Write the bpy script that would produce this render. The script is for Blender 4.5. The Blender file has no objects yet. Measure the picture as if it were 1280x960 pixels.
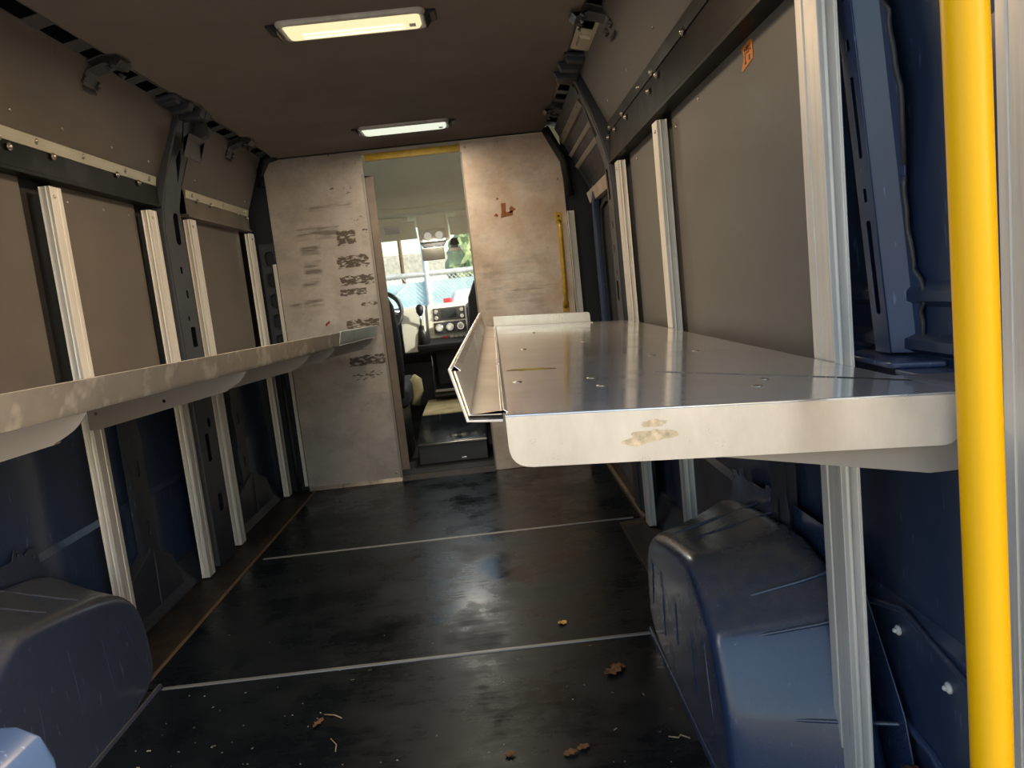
import bpy, bmesh, math, random
from mathutils import Vector, Matrix, noise
C = bpy.context.scene.collection
rnd = random.Random(7)
PI = math.pi
CX = -0.3625                      # middle of the van
def mx(x): return 2 * CX - x      # mirror across the van

# ------------------------------------------------------------------ materials
class NT:
    def __init__(s, name):
        s.m = bpy.data.materials.new(name); s.m.use_nodes = True
        s.t = s.m.node_tree; s.n = s.t.nodes; s.n.clear()
        s.out = s.n.new('ShaderNodeOutputMaterial')
        s.b = s.n.new('ShaderNodeBsdfPrincipled')
        s.t.links.new(s.b.outputs[0], s.out.inputs[0])
        g = s.n.new('ShaderNodeNewGeometry'); s.pos = g.outputs['Position']
    def link(s, a, b): s.t.links.new(a, b)
    def noise(s, scale=(1, 1, 1), detail=4, rough=.6, sc=1.0):
        mp = s.n.new('ShaderNodeMapping'); mp.inputs['Scale'].default_value = scale
        s.link(s.pos, mp.inputs['Vector'])
        t = s.n.new('ShaderNodeTexNoise'); t.inputs['Scale'].default_value = sc
        t.inputs['Detail'].default_value = detail; t.inputs['Roughness'].default_value = rough
        s.link(mp.outputs[0], t.inputs['Vector']); return t.outputs['Fac']
    def rng(s, v, a, b, c, d):
        r = s.n.new('ShaderNodeMapRange'); r.inputs[1].default_value = a; r.inputs[2].default_value = b
        r.inputs[3].default_value = c; r.inputs[4].default_value = d
        s.link(v, r.inputs[0]); return r.outputs[0]
    def mix(s, fac, a, b):
        m = s.n.new('ShaderNodeMix'); m.data_type = 'RGBA'
        if isinstance(fac, float): m.inputs[0].default_value = fac
        else: s.link(fac, m.inputs[0])
        for v, i in ((a, 6), (b, 7)):
            if isinstance(v, tuple): m.inputs[i].default_value = (*v, 1)
            else: s.link(v, m.inputs[i])
        return m.outputs[2]
    def math(s, op, a, b):
        m = s.n.new('ShaderNodeMath'); m.operation = op
        for v, i in ((a, 0), (b, 1)):
            if isinstance(v, (int, float)): m.inputs[i].default_value = v
            else: s.link(v, m.inputs[i])
        return m.outputs[0]
    def col(s, v):
        if isinstance(v, tuple): s.b.inputs['Base Color'].default_value = (*v, 1)
        else: s.link(v, s.b.inputs['Base Color'])
    def set(s, k, v):
        if isinstance(v, (int, float)): s.b.inputs[k].default_value = v
        else: s.link(v, s.b.inputs[k])
    def bump(s, v, st, dist=.002):
        b = s.n.new('ShaderNodeBump'); b.inputs['Strength'].default_value = st; b.inputs['Distance'].default_value = dist
        s.link(v, b.inputs['Height']); s.link(b.outputs[0], s.b.inputs['Normal'])

def plain(name, col, rough=.5, metal=0., coat=0., var=.25, sc=9., spec=.5):
    k = NT(name)
    f = k.noise((1, 1, 1), 5, .6, sc)
    k.col(k.mix(k.rng(f, .3, .7, 0, 1), tuple(c * (1 - var) for c in col), tuple(min(1, c * (1 + var)) for c in col)))
    k.set('Roughness', k.rng(f, .3, .7, max(.02, rough - .06), rough + .06)); k.set('Metallic', metal)
    k.set('Specular IOR Level', spec)
    if coat: k.set('Coat Weight', coat); k.set('Coat Roughness', .12)
    return k.m

def alu(name, col, rough, metal, scale, mark=.35, dark=(.16, .14, .12), thr=.66):
    k = NT(name)
    f = k.noise(scale, 6, .7, 1.0)
    g = k.noise((1, 1, 1), 5, .65, 6.0)
    h = k.noise(tuple(v * .35 for v in scale), 3, .6, 3.0)
    a = k.mix(k.rng(f, .3, .7, 0, 1), tuple(c * .86 for c in col), tuple(min(1, c * 1.1) for c in col))
    a = k.mix(k.rng(g, .35, .75, 0, .3), a, tuple(c * .7 for c in col))
    a = k.mix(k.rng(h, thr, thr + .08, 0, mark), a, dark)
    k.col(a); k.set('Metallic', metal)
    k.set('Roughness', k.math('ADD', k.rng(g, .3, .7, -.05, .07), k.rng(f, .3, .7, rough - .05, rough + .05)))
    k.bump(f, .08, .001)
    return k.m

M = {}
M['post'] = alu('worn_aluminium_post', (.86, .83, .78), .45, .35, (90, 90, 3.0), .55)
M['deck'] = alu('shelf_sheet_aluminium', (.80, .81, .83), .12, .66, (5, 60, 5), .12)
M['lip'] = alu('shelf_edge_aluminium', (.76, .72, .67), .30, .8, (12, 5, 5), .15)
M['arm'] = alu('bracket_grey_aluminium', (.36, .33, .30), .5, .45, (6, 6, 6), .05)
M['rail'] = alu('rail_aluminium', (.62, .58, .46), .4, .7, (60, 2, 60), .3)
M['black_rail'] = plain('black_rail_paint', (.004, .004, .0035), .42, 0, 0, .25, 9, .15)
M['grey_rail'] = plain('grey_brown_rail', (.15, .125, .105), .4, .3)
M['screw'] = plain('screw_steel', (.55, .52, .46), .3, .9)
M['black'] = plain('black_plastic', (.012, .012, .013), .45)
M['rubber'] = plain('black_rubber', (.01, .01, .011), .6)
M['void'] = plain('cavity_shade_colour', (.012, .017, .028), .5)  # near-black blue, the shade of cavities and recesses put into the colour
M['lamp_frame'] = plain('lamp_frame_grey', (.55, .54, .5), .4, .1)
M['cream'] = plain('cream_trim', (.86, .82, .68), .75, var=.04)
M['grey_trim'] = plain('light_grey_dash', (.66, .64, .56), .6, var=.05)
M['dash_dark'] = plain('dark_dash', (.022, .023, .026), .5)
M['seat'] = plain('seat_fabric', (.014, .014, .016), .8)
M['chrome'] = plain('satin_chrome', (.7, .7, .68), .25, .9)
M['screen'] = plain('screen_glass', (.03, .033, .035), .12)
M['mirror_back'] = plain('mirror_back_grey', (.09, .082, .065), .5)
M['red'] = plain('red_plastic', (.6, .03, .03), .4)
M['yellow'] = plain('yellow_powder_coat', (.95, .50, .002), .38, 0, 0, .03, 3, .3)
M['yellow_dull'] = plain('worn_yellow_paint', (.55, .34, .02), .4, 0, .2, .2, 30)
M['orange'] = plain('orange_sticker', (.85, .26, .02), .55, var=.08)
M['ink'] = plain('dark_ink', (.04, .03, .03), .6)
M['tape'] = plain('orange_brown_tape', (.33, .11, .035), .6, sc=60)
M['white_plastic'] = plain('white_plastic', (.75, .74, .72), .4)
M['leaf_brown'] = plain('dry_leaf_brown', (.16, .075, .03), .75, var=.5, sc=90)
M['leaf_yellow'] = plain('dry_leaf_yellow', (.60, .40, .10), .7, var=.3, sc=90)
M['straw'] = plain('straw_twig', (.42, .32, .2), .8, sc=60)
M['crumb'] = plain('crumbs', (.38, .33, .27), .8, var=.6, sc=40)
M['seam'] = alu('joint_strip_metal', (.27, .28, .28), .4, .4, (4, 60, 60), .8, (.05, .05, .05))
M['ground'] = plain('sunlit_concrete', (.50, .42, .32), .9, var=.12, sc=2)
M['fence_blue'] = plain('pale_blue_hoarding', (.52, .78, .86), .7, var=.04)
M['fence_steel'] = plain('galvanised_steel', (.6, .6, .58), .5, .3)
M['car_white'] = plain('white_car_paint', (.8, .8, .79), .3, 0, .5, .02)
M['glass_dark'] = plain('dark_car_glass', (.03, .06, .08), .1)
M['tyre'] = plain('tyre_rubber', (.02, .02, .02), .8)
M['tree'] = plain('tree_green', (.20, .26, .13), .8, var=.4, sc=3)
M['tree2'] = plain('tree_yellow_green', (.30, .32, .05), .8, var=.4, sc=3)
M['trunk'] = plain('bark', (.12, .08, .05), .9)
M['mat_beige'] = plain('beige_cab_mat', (.45, .39, .22), .8)
M['roof_out'] = plain('outer_body_blue', (.03, .05, .1), .3, 0, .5)

def paint(name, col, rough=.3, dust=(.20, .17, .13), amount=.35, coat=.4):
    k = NT(name)
    f = k.noise((1, 1, 1), 6, .65, 5.0); g = k.noise((1, 1, 1), 6, .8, 26.0)
    n = k.n.new('ShaderNodeNewGeometry'); sx = k.n.new('ShaderNodeSeparateXYZ'); k.link(n.outputs['Normal'], sx.inputs[0])
    up = k.rng(sx.outputs[2], .35, .9, 0, amount)            # dust lies on the upper faces
    a = k.mix(k.rng(f, .3, .75, 0, .35), col, tuple(c * .6 for c in col))
    a = k.mix(k.math('MULTIPLY', up, k.rng(g, .25, .7, .3, 1)), a, dust)
    sc = k.noise((30, 30, 6), 2, .5, 3.0)
    a = k.mix(k.rng(sc, .69, .72, 0, .5), a, tuple(min(1, c * 2.4 + .08) for c in col))
    k.col(a); k.set('Roughness', k.rng(f, .3, .7, rough - .06, rough + .1))
    k.set('Coat Weight', coat); k.set('Coat Roughness', .18)
    return k.m
M['blue'] = paint('dark_blue_van_paint', (.026, .046, .104), .32)
M['blue_rib'] = paint('blue_pillar_paint', (.045, .075, .165), .36, amount=.1)
M['arch_dusty'] = paint('dusty_dark_wheel_arch', (.033, .044, .084), .32, amount=.6, coat=.35)
M['arch'] = paint('scuffed_blue_wheel_arch', (.028, .052, .122), .24, amount=.7, coat=.6)
M['pillar'] = paint('dull_blue_black_steel', (.030, .036, .052), .45, amount=.3, coat=.1)
M['cant'] = paint('roof_rail_steel', (.050, .050, .058), .45, amount=.2, coat=.15)

def lining(name, col):
    k = NT(name)
    f = k.noise((2, 1, 1.5), 5, .6, 3.0); g = k.noise((10, 14, 90), 3, .6, .8); h = k.noise((10, 40, 10), 3, .5, 1.5)
    a = k.mix(k.rng(f, .3, .7, 0, 1), tuple(c * .82 for c in col), tuple(c * 1.15 for c in col))
    a = k.mix(k.rng(g, .7, .78, 0, .3), a, tuple(c * 1.7 for c in col))
    a = k.mix(k.rng(h, .7, .78, 0, .45), a, tuple(c * .45 for c in col))
    k.col(a); k.set('Roughness', k.rng(f, .3, .7, .42, .55)); k.set('Specular IOR Level', .4)
    return k.m
M['lining'] = lining('grey_brown_lining_board', (.124, .106, .093))
M['lining_grey'] = lining('grey_lining_board', (.142, .134, .126))

def ceiling_mat():
    k = NT('charcoal_roof_lining')
    f = k.noise((1, 1, 1), 5, .6, 3.0); g = k.noise((1, 1, 1), 2, .5, 400.0)
    k.col(k.mix(k.rng(f, .3, .7, 0, 1), (.155, .132, .112), (.20, .172, .148)))
    k.set('Roughness', .8); k.bump(g, .15, .001); return k.m
M['ceiling'] = ceiling_mat()

def mat_floor():
    k = NT('black_rubber_floor')
    f = k.noise((1, 1, 1), 6, .7, 3.2); g = k.noise((3, 25, 3), 6, .75, 2.0); d = k.noise((1, 1, 1), 8, .8, 14.0)
    a = k.mix(k.rng(f, .35, .7, 0, 1), (.004, .0065, .009), (.008, .012, .016))
    a = k.mix(k.rng(d, .62, .78, 0, .35), a, (.05, .052, .052))
    k.col(a); k.set('Specular IOR Level', .21)
    k.set('Roughness', k.math('ADD', k.rng(f, .35, .65, .16, .46), k.rng(g, .3, .7, -.07, .07)))
    k.bump(g, .12, .0015); return k.m
M['floor'] = mat_floor()

def dirty_wood():
    k = NT('dirty_brown_floor_edge')
    f = k.noise((14, 2, 2), 6, .7, 2.0); g = k.noise((1, 1, 1), 6, .7, 11.0)
    a = k.mix(k.rng(f, .3, .7, 0, 1), (.028, .020, .014), (.070, .046, .029))
    a = k.mix(k.rng(g, .44, .6, 0, .8), a, (.012, .010, .009))
    k.col(a); k.set('Roughness', .6); return k.m
M['edge'] = dirty_wood()

def bulk_mat(name, base, stain):
    k = NT(name)
    at = k.n.new('ShaderNodeAttribute'); at.attribute_name = 'tape'
    a2 = k.n.new('ShaderNodeAttribute'); a2.attribute_name = 'scuff'
    f = k.noise((11, 11, 14), 9, .85, 1.0); g = k.noise((1, 1, 1), 6, .7, 4.0)
    t = k.noise((28, 28, 75), 5, .7, 1.0); s = k.noise((6, 6, 60), 4, .6, 1.0); q = k.noise((1, 1, 1), 7, .75, 45.0)
    a = k.mix(k.rng(f, .3, .7, 0, 1), tuple(c * .92 for c in base), tuple(min(1, c * 1.06) for c in base))
    a = k.mix(k.rng(g, .40, .66, 0, .75), a, stain)
    r2 = k.noise((1.2, 1.2, 1.8), 9, .8, 5.0); a = k.mix(k.rng(r2, .48, .72, 0, .5), a, tuple(c * .42 for c in base))
    a = k.mix(k.rng(q, .62, .72, 0, .5), a, (.12, .085, .06))
    a = k.mix(k.rng(k.math('MULTIPLY', a2.outputs['Fac'], k.rng(s, .32, .6, 0, 1)), .2, .8, 0, .7), a, (.10, .085, .075))
    m = k.rng(k.math('ADD', k.math('MULTIPLY', at.outputs['Fac'], .55), k.rng(t, .25, .75, -.30, .50)), .55, .62, 0, .92)
    a = k.mix(m, a, (.075, .05, .032))
    k.col(a); k.set('Metallic', k.math('SUBTRACT', .5, k.math('MULTIPLY', m, .5)))
    k.set('Roughness', k.rng(g, .3, .7, .36, .5)); k.bump(f, .05, .001); return k.m
M['bulk_L'] = bulk_mat('stained_aluminium_bulkhead', (.56, .505, .47), (.40, .34, .30))
M['bulk_R'] = bulk_mat('orange_stained_aluminium_bulkhead', (.76, .64, .55), (.58, .40, .28))

def emit(name, col, st):
    m = bpy.data.materials.new(name); m.use_nodes = True; n = m.node_tree.nodes; n.clear()
    o = n.new('ShaderNodeOutputMaterial'); e = n.new('ShaderNodeEmission')
    t = n.new('ShaderNodeTexNoise'); t.inputs['Scale'].default_value = 30
    e.inputs[0].default_value = (*col, 1); e.inputs[1].default_value = st
    m.node_tree.links.new(e.outputs[0], o.inputs[0]); return m
M['lamp_warm'] = emit('warm_lit_lens', (1.0, .82, .46), 1.9)
M['lamp_core'] = emit('warm_lit_strip', (1.0, .90, .60), 2.6)
M['lamp_cool'] = emit('neutral_lit_lens', (.95, 1.0, .80), 1.6)

M['reading'] = emit('added_glow_reading_lens', (1.0, .93, .78), .9)  # glow added to brighten the cab; the reading lamps look unlit

def pane_mat():
    m = bpy.data.materials.new('window_glass'); m.use_nodes = True; n = m.node_tree.nodes; n.clear()
    o = n.new('ShaderNodeOutputMaterial'); t = n.new('ShaderNodeBsdfTransparent'); g = n.new('ShaderNodeBsdfGlossy')
    t.inputs[0].default_value = (.96, .99, .98, 1); g.inputs['Roughness'].default_value = .03
    x = n.new('ShaderNodeMixShader'); x.inputs[0].default_value = .06
    m.node_tree.links.new(t.outputs[0], x.inputs[1]); m.node_tree.links.new(g.outputs[0], x.inputs[2])
    m.node_tree.links.new(x.outputs[0], o.inputs[0]); return m
M['glass'] = pane_mat()

# ------------------------------------------------------------------ mesh helpers
class MB:
    def __init__(s): s.bm = bmesh.new()
    def box(s, x0, x1, y0, y1, z0, z1):
        v = [s.bm.verts.new(p) for p in ((x0, y0, z0), (x1, y0, z0), (x1, y1, z0), (x0, y1, z0), (x0, y0, z1), (x1, y0, z1), (x1, y1, z1), (x0, y1, z1))]
        for f in ((0, 3, 2, 1), (4, 5, 6, 7), (0, 1, 5, 4), (1, 2, 6, 5), (2, 3, 7, 6), (3, 0, 4, 7)): s.bm.faces.new([v[i] for i in f])
        return s
    def loft(s, rings, cap=True, close=True):
        R = [[s.bm.verts.new(p) for p in r] for r in rings]; n = len(R[0])
        for a, b in zip(R, R[1:]):
            for i in range(n if close else n - 1):
                j = (i + 1) % n; s.bm.faces.new((a[i], a[j], b[j], b[i]))
        if cap and close:
            s.bm.faces.new(R[0][::-1]); s.bm.faces.new(R[-1])
        return s
    def prism(s, pts, ax, a, b):
        """closed 2-D outline pushed along axis ax (0,1,2) from a to b; pts are the other two coordinates in order"""
        def at(p, t): q = list(p); q.insert(ax, t); return tuple(q)
        return s.loft([[at(p, a) for p in pts], [at(p, b) for p in pts]])
    def strip(s, pts, ax, a, b, th):
        """open polyline as a sheet of thickness th, pushed along ax"""
        P = [Vector(p) for p in pts]; N = []
        for i in range(len(P)):
            d = (P[min(i + 1, len(P) - 1)] - P[max(i - 1, 0)]).normalized(); N.append(Vector((-d.y, d.x)))
        out = [tuple(p) for p in P] + [tuple(p + n * th) for p, n in reversed(list(zip(P, N)))]
        return s.prism(out, ax, a, b)
    def tube(s, path, r, seg=10, cap=True):
        P = [Vector(p) for p in path]; rings = []; up = Vector((0, 0, 1))
        for i, p in enumerate(P):
            d = (P[min(i + 1, len(P) - 1)] - P[max(i - 1, 0)]).normalized()
            u = d.cross(up) if abs(d.dot(up)) < .95 else d.cross(Vector((1, 0, 0)))
            u.normalize(); w = d.cross(u); rr = r[i] if isinstance(r, (list, tuple)) else r
            rings.append([tuple(p + (u * math.cos(2 * PI * k / seg) + w * math.sin(2 * PI * k / seg)) * rr) for k in range(seg)])
        return s.loft(rings, cap)
    def disc(s, c, ax, r, h, seg=12):
        q = [0, 0, 0]; q[ax] = h; d = Vector(q); c = Vector(c); return s.tube([c, c + d], r, seg)
    def dome(s, c, ax, r, h, seg=10):
        q = [0, 0, 0]; q[ax] = 1; d = Vector(q); c = Vector(c)
        return s.tube([c, c + d * h * .55, c + d * h * .9, c + d * h], [r, r * .88, r * .55, r * .12], seg)
    def blob(s, c, rad, seed, amp=.35, sub=3):
        r = bmesh.ops.create_icosphere(s.bm, subdivisions=sub, radius=1)
        for v in r['verts']:
            k = 1 + amp * noise.noise(v.co * 2.2 + Vector((seed, seed * 2, 0))) + amp * .6 * noise.noise(v.co * 6 + Vector((seed, 0, seed)))
            v.co = Vector(c) + Vector((v.co.x * rad[0], v.co.y * rad[1], v.co.z * rad[2])) * k
        return s

def wloc(o):
    v = Vector((0, 0, 0))
    while o is not None: v += o.location; o = o.parent
    return v

def obj(name, mb, mat, parent=None, bevel=0., seg=2, smooth=False, origin=None, angle=35):
    me = bpy.data.meshes.new(name); bm = mb.bm if isinstance(mb, MB) else mb
    bmesh.ops.remove_doubles(bm, verts=bm.verts, dist=1e-6)
    bmesh.ops.recalc_face_normals(bm, faces=bm.faces)
    if origin is None:
        if parent is None:
            xs = [v.co for v in bm.verts]
            origin = Vector(((min(v.x for v in xs) + max(v.x for v in xs)) / 2, (min(v.y for v in xs) + max(v.y for v in xs)) / 2, min(v.z for v in xs)))
        else: origin = wloc(parent)
    origin = Vector(origin)
    bmesh.ops.translate(bm, verts=bm.verts, vec=-origin)
    bm.to_mesh(me); bm.free(); me.materials.append(M[mat] if isinstance(mat, str) else mat)
    o = bpy.data.objects.new(name, me); C.objects.link(o)
    if parent is None: o.location = origin
    else: o.parent = parent
    if smooth:
        for p in me.polygons: p.use_smooth = True
    if bevel:
        b = o.modifiers.new('bevel', 'BEVEL'); b.width = bevel; b.segments = seg; b.limit_method = 'ANGLE'; b.angle_limit = math.radians(angle)
        b.harden_normals = False
        for p in me.polygons: p.use_smooth = True
        w = o.modifiers.new('wn', 'WEIGHTED_NORMAL'); w.keep_sharp = True
    return o

def thing(name, label, cat, loc=(0, 0, 0), group=None):
    o = bpy.data.objects.new(name, None); C.objects.link(o); o.location = loc; o.empty_display_size = .1
    return tag(o, label, cat, group)
def tag(o, label, cat, group=None, kind=None):
    o['label'] = label; o['category'] = cat
    if group: o['group'] = group
    if kind: o['kind'] = kind
    return o
def struct(o, label=None, cat=None):
    o['kind'] = 'structure'
    if label: o['label'] = label
    if cat: o['category'] = cat
    return o

def rounded(pts, r, n=4):
    """round the corners of a 2-D outline; r one radius or one per corner"""
    out = []; N = len(pts)
    for i, p in enumerate(pts):
        q = r[i] if isinstance(r, (list, tuple)) else r
        p = Vector(p)
        if q <= 0: out.append(tuple(p)); continue
        a = Vector(pts[i - 1]) - p; b = Vector(pts[(i + 1) % N]) - p
        q = min(q, a.length * .49, b.length * .49)
        A = p + a.normalized() * q; B = p + b.normalized() * q
        for k in range(n + 1):
            t = k / n; out.append(tuple(A * (1 - t) ** 2 + p * 2 * t * (1 - t) + B * t * t))
    return out
def slot(cx, cy, w, h, r=.4): 
    return rounded([(cx - w / 2, cy - h / 2), (cx + w / 2, cy - h / 2), (cx + w / 2, cy + h / 2), (cx - w / 2, cy + h / 2)], min(w, h) * r)

def plate(outline, holes, th, ax, at, shear=None, bend=None):
    """sheet with holes: outline in the two coordinates other than ax, centred on plane `at`. Returns a bmesh."""
    cu = bpy.data.curves.new('tmp', 'CURVE'); cu.dimensions = '2D'; cu.fill_mode = 'BOTH'; cu.extrude = th / 2
    for poly in [outline] + list(holes):
        sp = cu.splines.new('POLY'); sp.points.add(len(poly) - 1); sp.use_cyclic_u = True
        for p, q in zip(sp.points, poly): p.co = (q[0], q[1], 0, 1)
    o = bpy.data.objects.new('tmp', cu); C.objects.link(o)
    dg = bpy.context.evaluated_depsgraph_get(); me = bpy.data.meshes.new_from_object(o.evaluated_get(dg))
    bm = bmesh.new(); bm.from_mesh(me)
    bpy.data.objects.remove(o); bpy.data.curves.remove(cu); bpy.data.meshes.remove(me)
    bmesh.ops.remove_doubles(bm, verts=bm.verts, dist=1e-5)
    for v in bm.verts:
        a, b, c = v.co; q = [a, b]; q.insert(ax, at + c); 
        if shear: q[ax] += shear(a, b)
        v.co = q
    return bm
def join(mb, bm):
    me = bpy.data.meshes.new('t'); bm.to_mesh(me); bm.free(); mb.bm.from_mesh(me); bpy.data.meshes.remove(me); return mb

# ------------------------------------------------------------------ heights and depths of the van
Y0, YP = 0.48, 4.22               # rear edge of the body, bulkhead
ZC = 1.88                         # roof lining
XR, XL = 0.64, mx(0.64)           # inner skin
PR, PL = 0.54, mx(0.54)           # aisle face of the posts

# ------------------------------------------------------------------ setting: shell
sk = MB()
def skin(side):
    s = (lambda x: x) if side > 0 else mx
    mb = MB()
    prof = [(s(.645), -.05), (s(.645), .40), (s(.655), .42), (s(.655), .86), (s(.64), .87), (s(.64), .885), (s(.655), .895), (s(.655), .935), (s(.642), .945), (s(.642), .96), (s(.652), .975),
            (s(.65), 1.3), (s(.62), 1.6), (s(.55), 1.9), (s(.46), 1.99)]
    out = prof + [(p[0] + (.10 if side > 0 else -.10), p[1] + .03) for p in reversed(prof)]
    y1 = YP + .2
    mb.prism([(p[0], p[1]) for p in out], 1, Y0, y1)
    return mb
struct(obj('wall_left', skin(-1), 'blue'), 'dark blue pressed steel van side behind the posts of the narrow-lipped shelf', 'wall')
struct(obj('wall_right', skin(1), 'blue'), 'dark blue pressed steel van side behind the yellow pole', 'wall')
struct(obj('floor', MB().box(XL + .005, XR - .005, Y0, YP + .15, -.06, -.006), 'edge'), 'dirty brown floor showing along the edge of the black mats', 'floor')
# roof lining with two shallow cross ribs
c = MB(); cl, cr = mx(.385), .385
pro = [(Y0, ZC), (2.62, ZC), (2.64, ZC + .006), (3.62, ZC + .006), (3.64, ZC), (4.02, ZC), (4.12, ZC - .004), (4.215, ZC - .02)]
c.prism(pro + [(4.215, ZC + .03), (Y0, ZC + .03)], 0, cl, cr)
struct(obj('ceiling', c, 'ceiling', bevel=.004), 'dark charcoal fabric roof lining with two strip lights', 'ceiling')
r = MB().box(XL - .05, XR + .05, Y0, 4.6, 2.0, 2.05)
struct(obj('roof_panel', r, 'roof_out'), 'blue outer roof skin above the lining', 'roof')

# ------------------------------------------------------------------ floor mats and joint strips
def floor_mat(y0, y1, label, right):
    m = MB()
    m.prism(rounded([(mx(.40), y0), (right, y0), (right, y1), (mx(.40), y1)], .006), 2, -.006, 0.0)
    return tag(obj('floor_mat', m, 'floor', bevel=.002), label, 'floor mat', 'black rubber floor mats')
floor_mat(Y0 + .05, 2.036, 'black floor mat nearest the open rear, scattered with crumbs and leaves', .36)
floor_mat(2.046, 3.088, 'black floor mat between the two metal joint strips, one yellow leaf on it', .43)
floor_mat(3.098, 4.20, 'black floor mat at the foot of the aluminium bulkhead', .53)
for y, lab, a, b in ((2.041, 'pale metal joint strip crossing the floor nearer the leaves', mx(.34), .355), (3.093, 'thin metal joint strip crossing the floor nearer the bulkhead', mx(.37), .50)):
    s = MB().prism([(y - .009, -.002), (y + .009, -.002), (y + .006, .0025), (y - .006, .0025)], 0, a, b)
    tag(obj('joint_strip', s, 'seam'), lab, 'floor strip', 'floor joint strips')
# trims at the mat edges
t = MB().prism([(mx(.40) - .012, -.006), (mx(.40) - .001, -.006), (mx(.40) - .001, .006), (mx(.40) - .012, .002)], 1, 2.06, 4.18)
struct(obj('trim_1', t, plain('worn_brown_edging', (.20, .14, .085), .6, sc=20)), 'brown dirty metal edging beside the black mat', 'trim')
t = MB().prism([(.535, -.006), (.55, -.006), (.55, .012), (.535, .008)], 1, 3.06, 4.18)
struct(obj('trim_2', t, 'grey_rail'), 'grey metal edging at the sliding door step', 'trim')
t = MB().box(.435, .53, 2.46, 2.99, -.006, .004)
tag(obj('floor_plate', t, 'black', bevel=.002), 'thin black floor plate between the wheel arch and an aluminium post', 'plate')
# sill ledges at wall foot
for nm, s, lab in (('sill_left', -1, 'black sill step along the wall under the narrow-lipped shelf'), ('sill_right', 1, 'black sill step along the wall under the wide shelf')):
    f = (lambda x: x) if s > 0 else mx
    m = MB().prism([(f(.585), -.006), (f(.643), -.006), (f(.643), .10), (f(.625), .10), (f(.60), .03)], 1, 2.1, 4.15)
    struct(obj(nm.replace('sill_', 'baseboard_'), m, 'pillar'), lab, 'sill')

# ------------------------------------------------------------------ aluminium posts (hat section extrusion with a ridge)
def post(side, y, label, z0=0., z1=1.475, w=.062, d=.028, lean=0.):
    f = (lambda x: x) if side > 0 else mx
    x = PR
    pf = [(x, y), (x, y + w * .60), (x + .003, y + w * .62), (x + .003, y + w * .66), (x, y + w * .68), (x, y + w), (x + d, y + w), (x + d, y + w + .006), (x + d + .003, y + w + .006),
          (x + d + .003, y - .005), (x + d, y - .005), (x + d, y), (x + d * .55, y), (x + d * .5, y - .0025), (x + d * .38, y - .0025), (x + d * .33, y)]
    pf = [(f(a), b) for a, b in pf]
    t = thing('upright_post', label, 'post', (f(x + d), y + w / 2, z0), 'aluminium upright posts')
    obj('extrusion', MB().prism(pf, 2, z0, z1), 'post', t, bevel=.0018)
    if z1 < 1.8:
        s = MB(); q = -1 if side > 0 else 1
        s.dome((f(x), y + w * .3, z1 - .03), 0, .006, q * .004)
        obj('screw', s, 'screw', t, smooth=True)
    return t
for y, l in ((2.29, 'worn aluminium post whose foot stands behind the dark wheel arch, opposite the yellow pole'),
             (2.94, 'aluminium post just in front of the dark steel pillar, opposite wall to the yellow pole'),
             (3.33, 'aluminium post just past the dark steel pillar, opposite wall to the yellow pole'),
             (4.14, 'aluminium post closest to the scuffed tape-marked bulkhead panel')):
    post(-1, y, l)
for y, l in ((2.955, 'aluminium post beside the curved door pillar, standing by the black floor plate'),
             (2.27, 'aluminium post between two grey lining boards, behind the scuffed blue wheel arch')):
    post(1, y, l, 0. if y > 2.5 else -.006)
post(1, 1.185, 'broad worn aluminium post passing in front of the scuffed blue wheel arch', -.006, 1.60, w=.078, d=.028)
post(1, .735, 'aluminium post rising close behind the yellow pole', -.006, 1.80, w=.05, d=.05)

# ------------------------------------------------------------------ lining boards
def board(side, y0, y1, z0, z1, label, x=.585, x2=None, th=.006, mat='lining', screws=(), name='lining_board'):
    f = (lambda v: v) if side > 0 else mx
    x2 = x if x2 is None else x2
    m = MB(); pts = [(f(x), z0), (f(x2), z1), (f(x2 + th), z1), (f(x + th), z0)]
    m.prism(pts, 1, y0, y1)
    if not screws:
        return tag(obj(name, m, mat, bevel=.001), label, 'lining board', 'grey-brown lining boards')
    t = thing(name, label, 'lining board', (f(x), (y0 + y1) / 2, z0), 'grey-brown lining boards')
    obj('sheet', m, mat, t, bevel=.001)
    for sy, sz in screws:
        k = (sz - z0) / (z1 - z0); xx = x + (x2 - x) * k
        s = MB().dome((f(xx), sy, sz), 0, .006, (-1 if side > 0 else 1) * .003)
        obj('screw', s, 'screw', t, smooth=True)
    return t
board(-1, 1.2, 2.22, .80, 1.50, 'grey-brown board before the first post, opposite wall to the yellow pole')
board(-1, 2.385, 2.915, .80, 1.50, 'grey-brown board between the first two posts, with pale scratches, opposite the yellow pole', screws=((2.46, 1.45), (2.68, 1.45), (2.86, 1.45)))
board(-1, 3.42, 4.09, .80, 1.49, 'small grey-brown board just past the dark steel pillar, before the tape-marked panel')
up = ((2.15, 1.66), (2.4, 1.66), (2.7, 1.66), (2.98, 1.66))
board(-1, Y0, 3.10, 1.615, 1.875, 'long brown upper board under the holed roof rail, opposite the yellow pole', .548, .445, screws=up)
board(-1, 3.31, 4.20, 1.60, 1.875, 'short brown upper board beside the top of the tape-marked bulkhead panel', .548, .445, screws=((3.42, 1.65), (4.1, 1.64)))
board(1, 1.34, 2.265, .83, 1.50, 'large grey board carrying the small orange sticker', mat='lining_grey', screws=((2.22, 1.44), (1.98, 1.46)))
board(1, 2.40, 2.93, .83, 1.50, 'narrow grey board between two posts next to the door pillar', mat='lining_grey', screws=((2.8, 1.45),))
board(1, Y0, 3.13, 1.645, 1.872, 'brown upper board sloping in above the black rail, yellow pole side', .548, .445, screws=((2.15, 1.70), (2.55, 1.70), (2.95, 1.70)))
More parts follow.
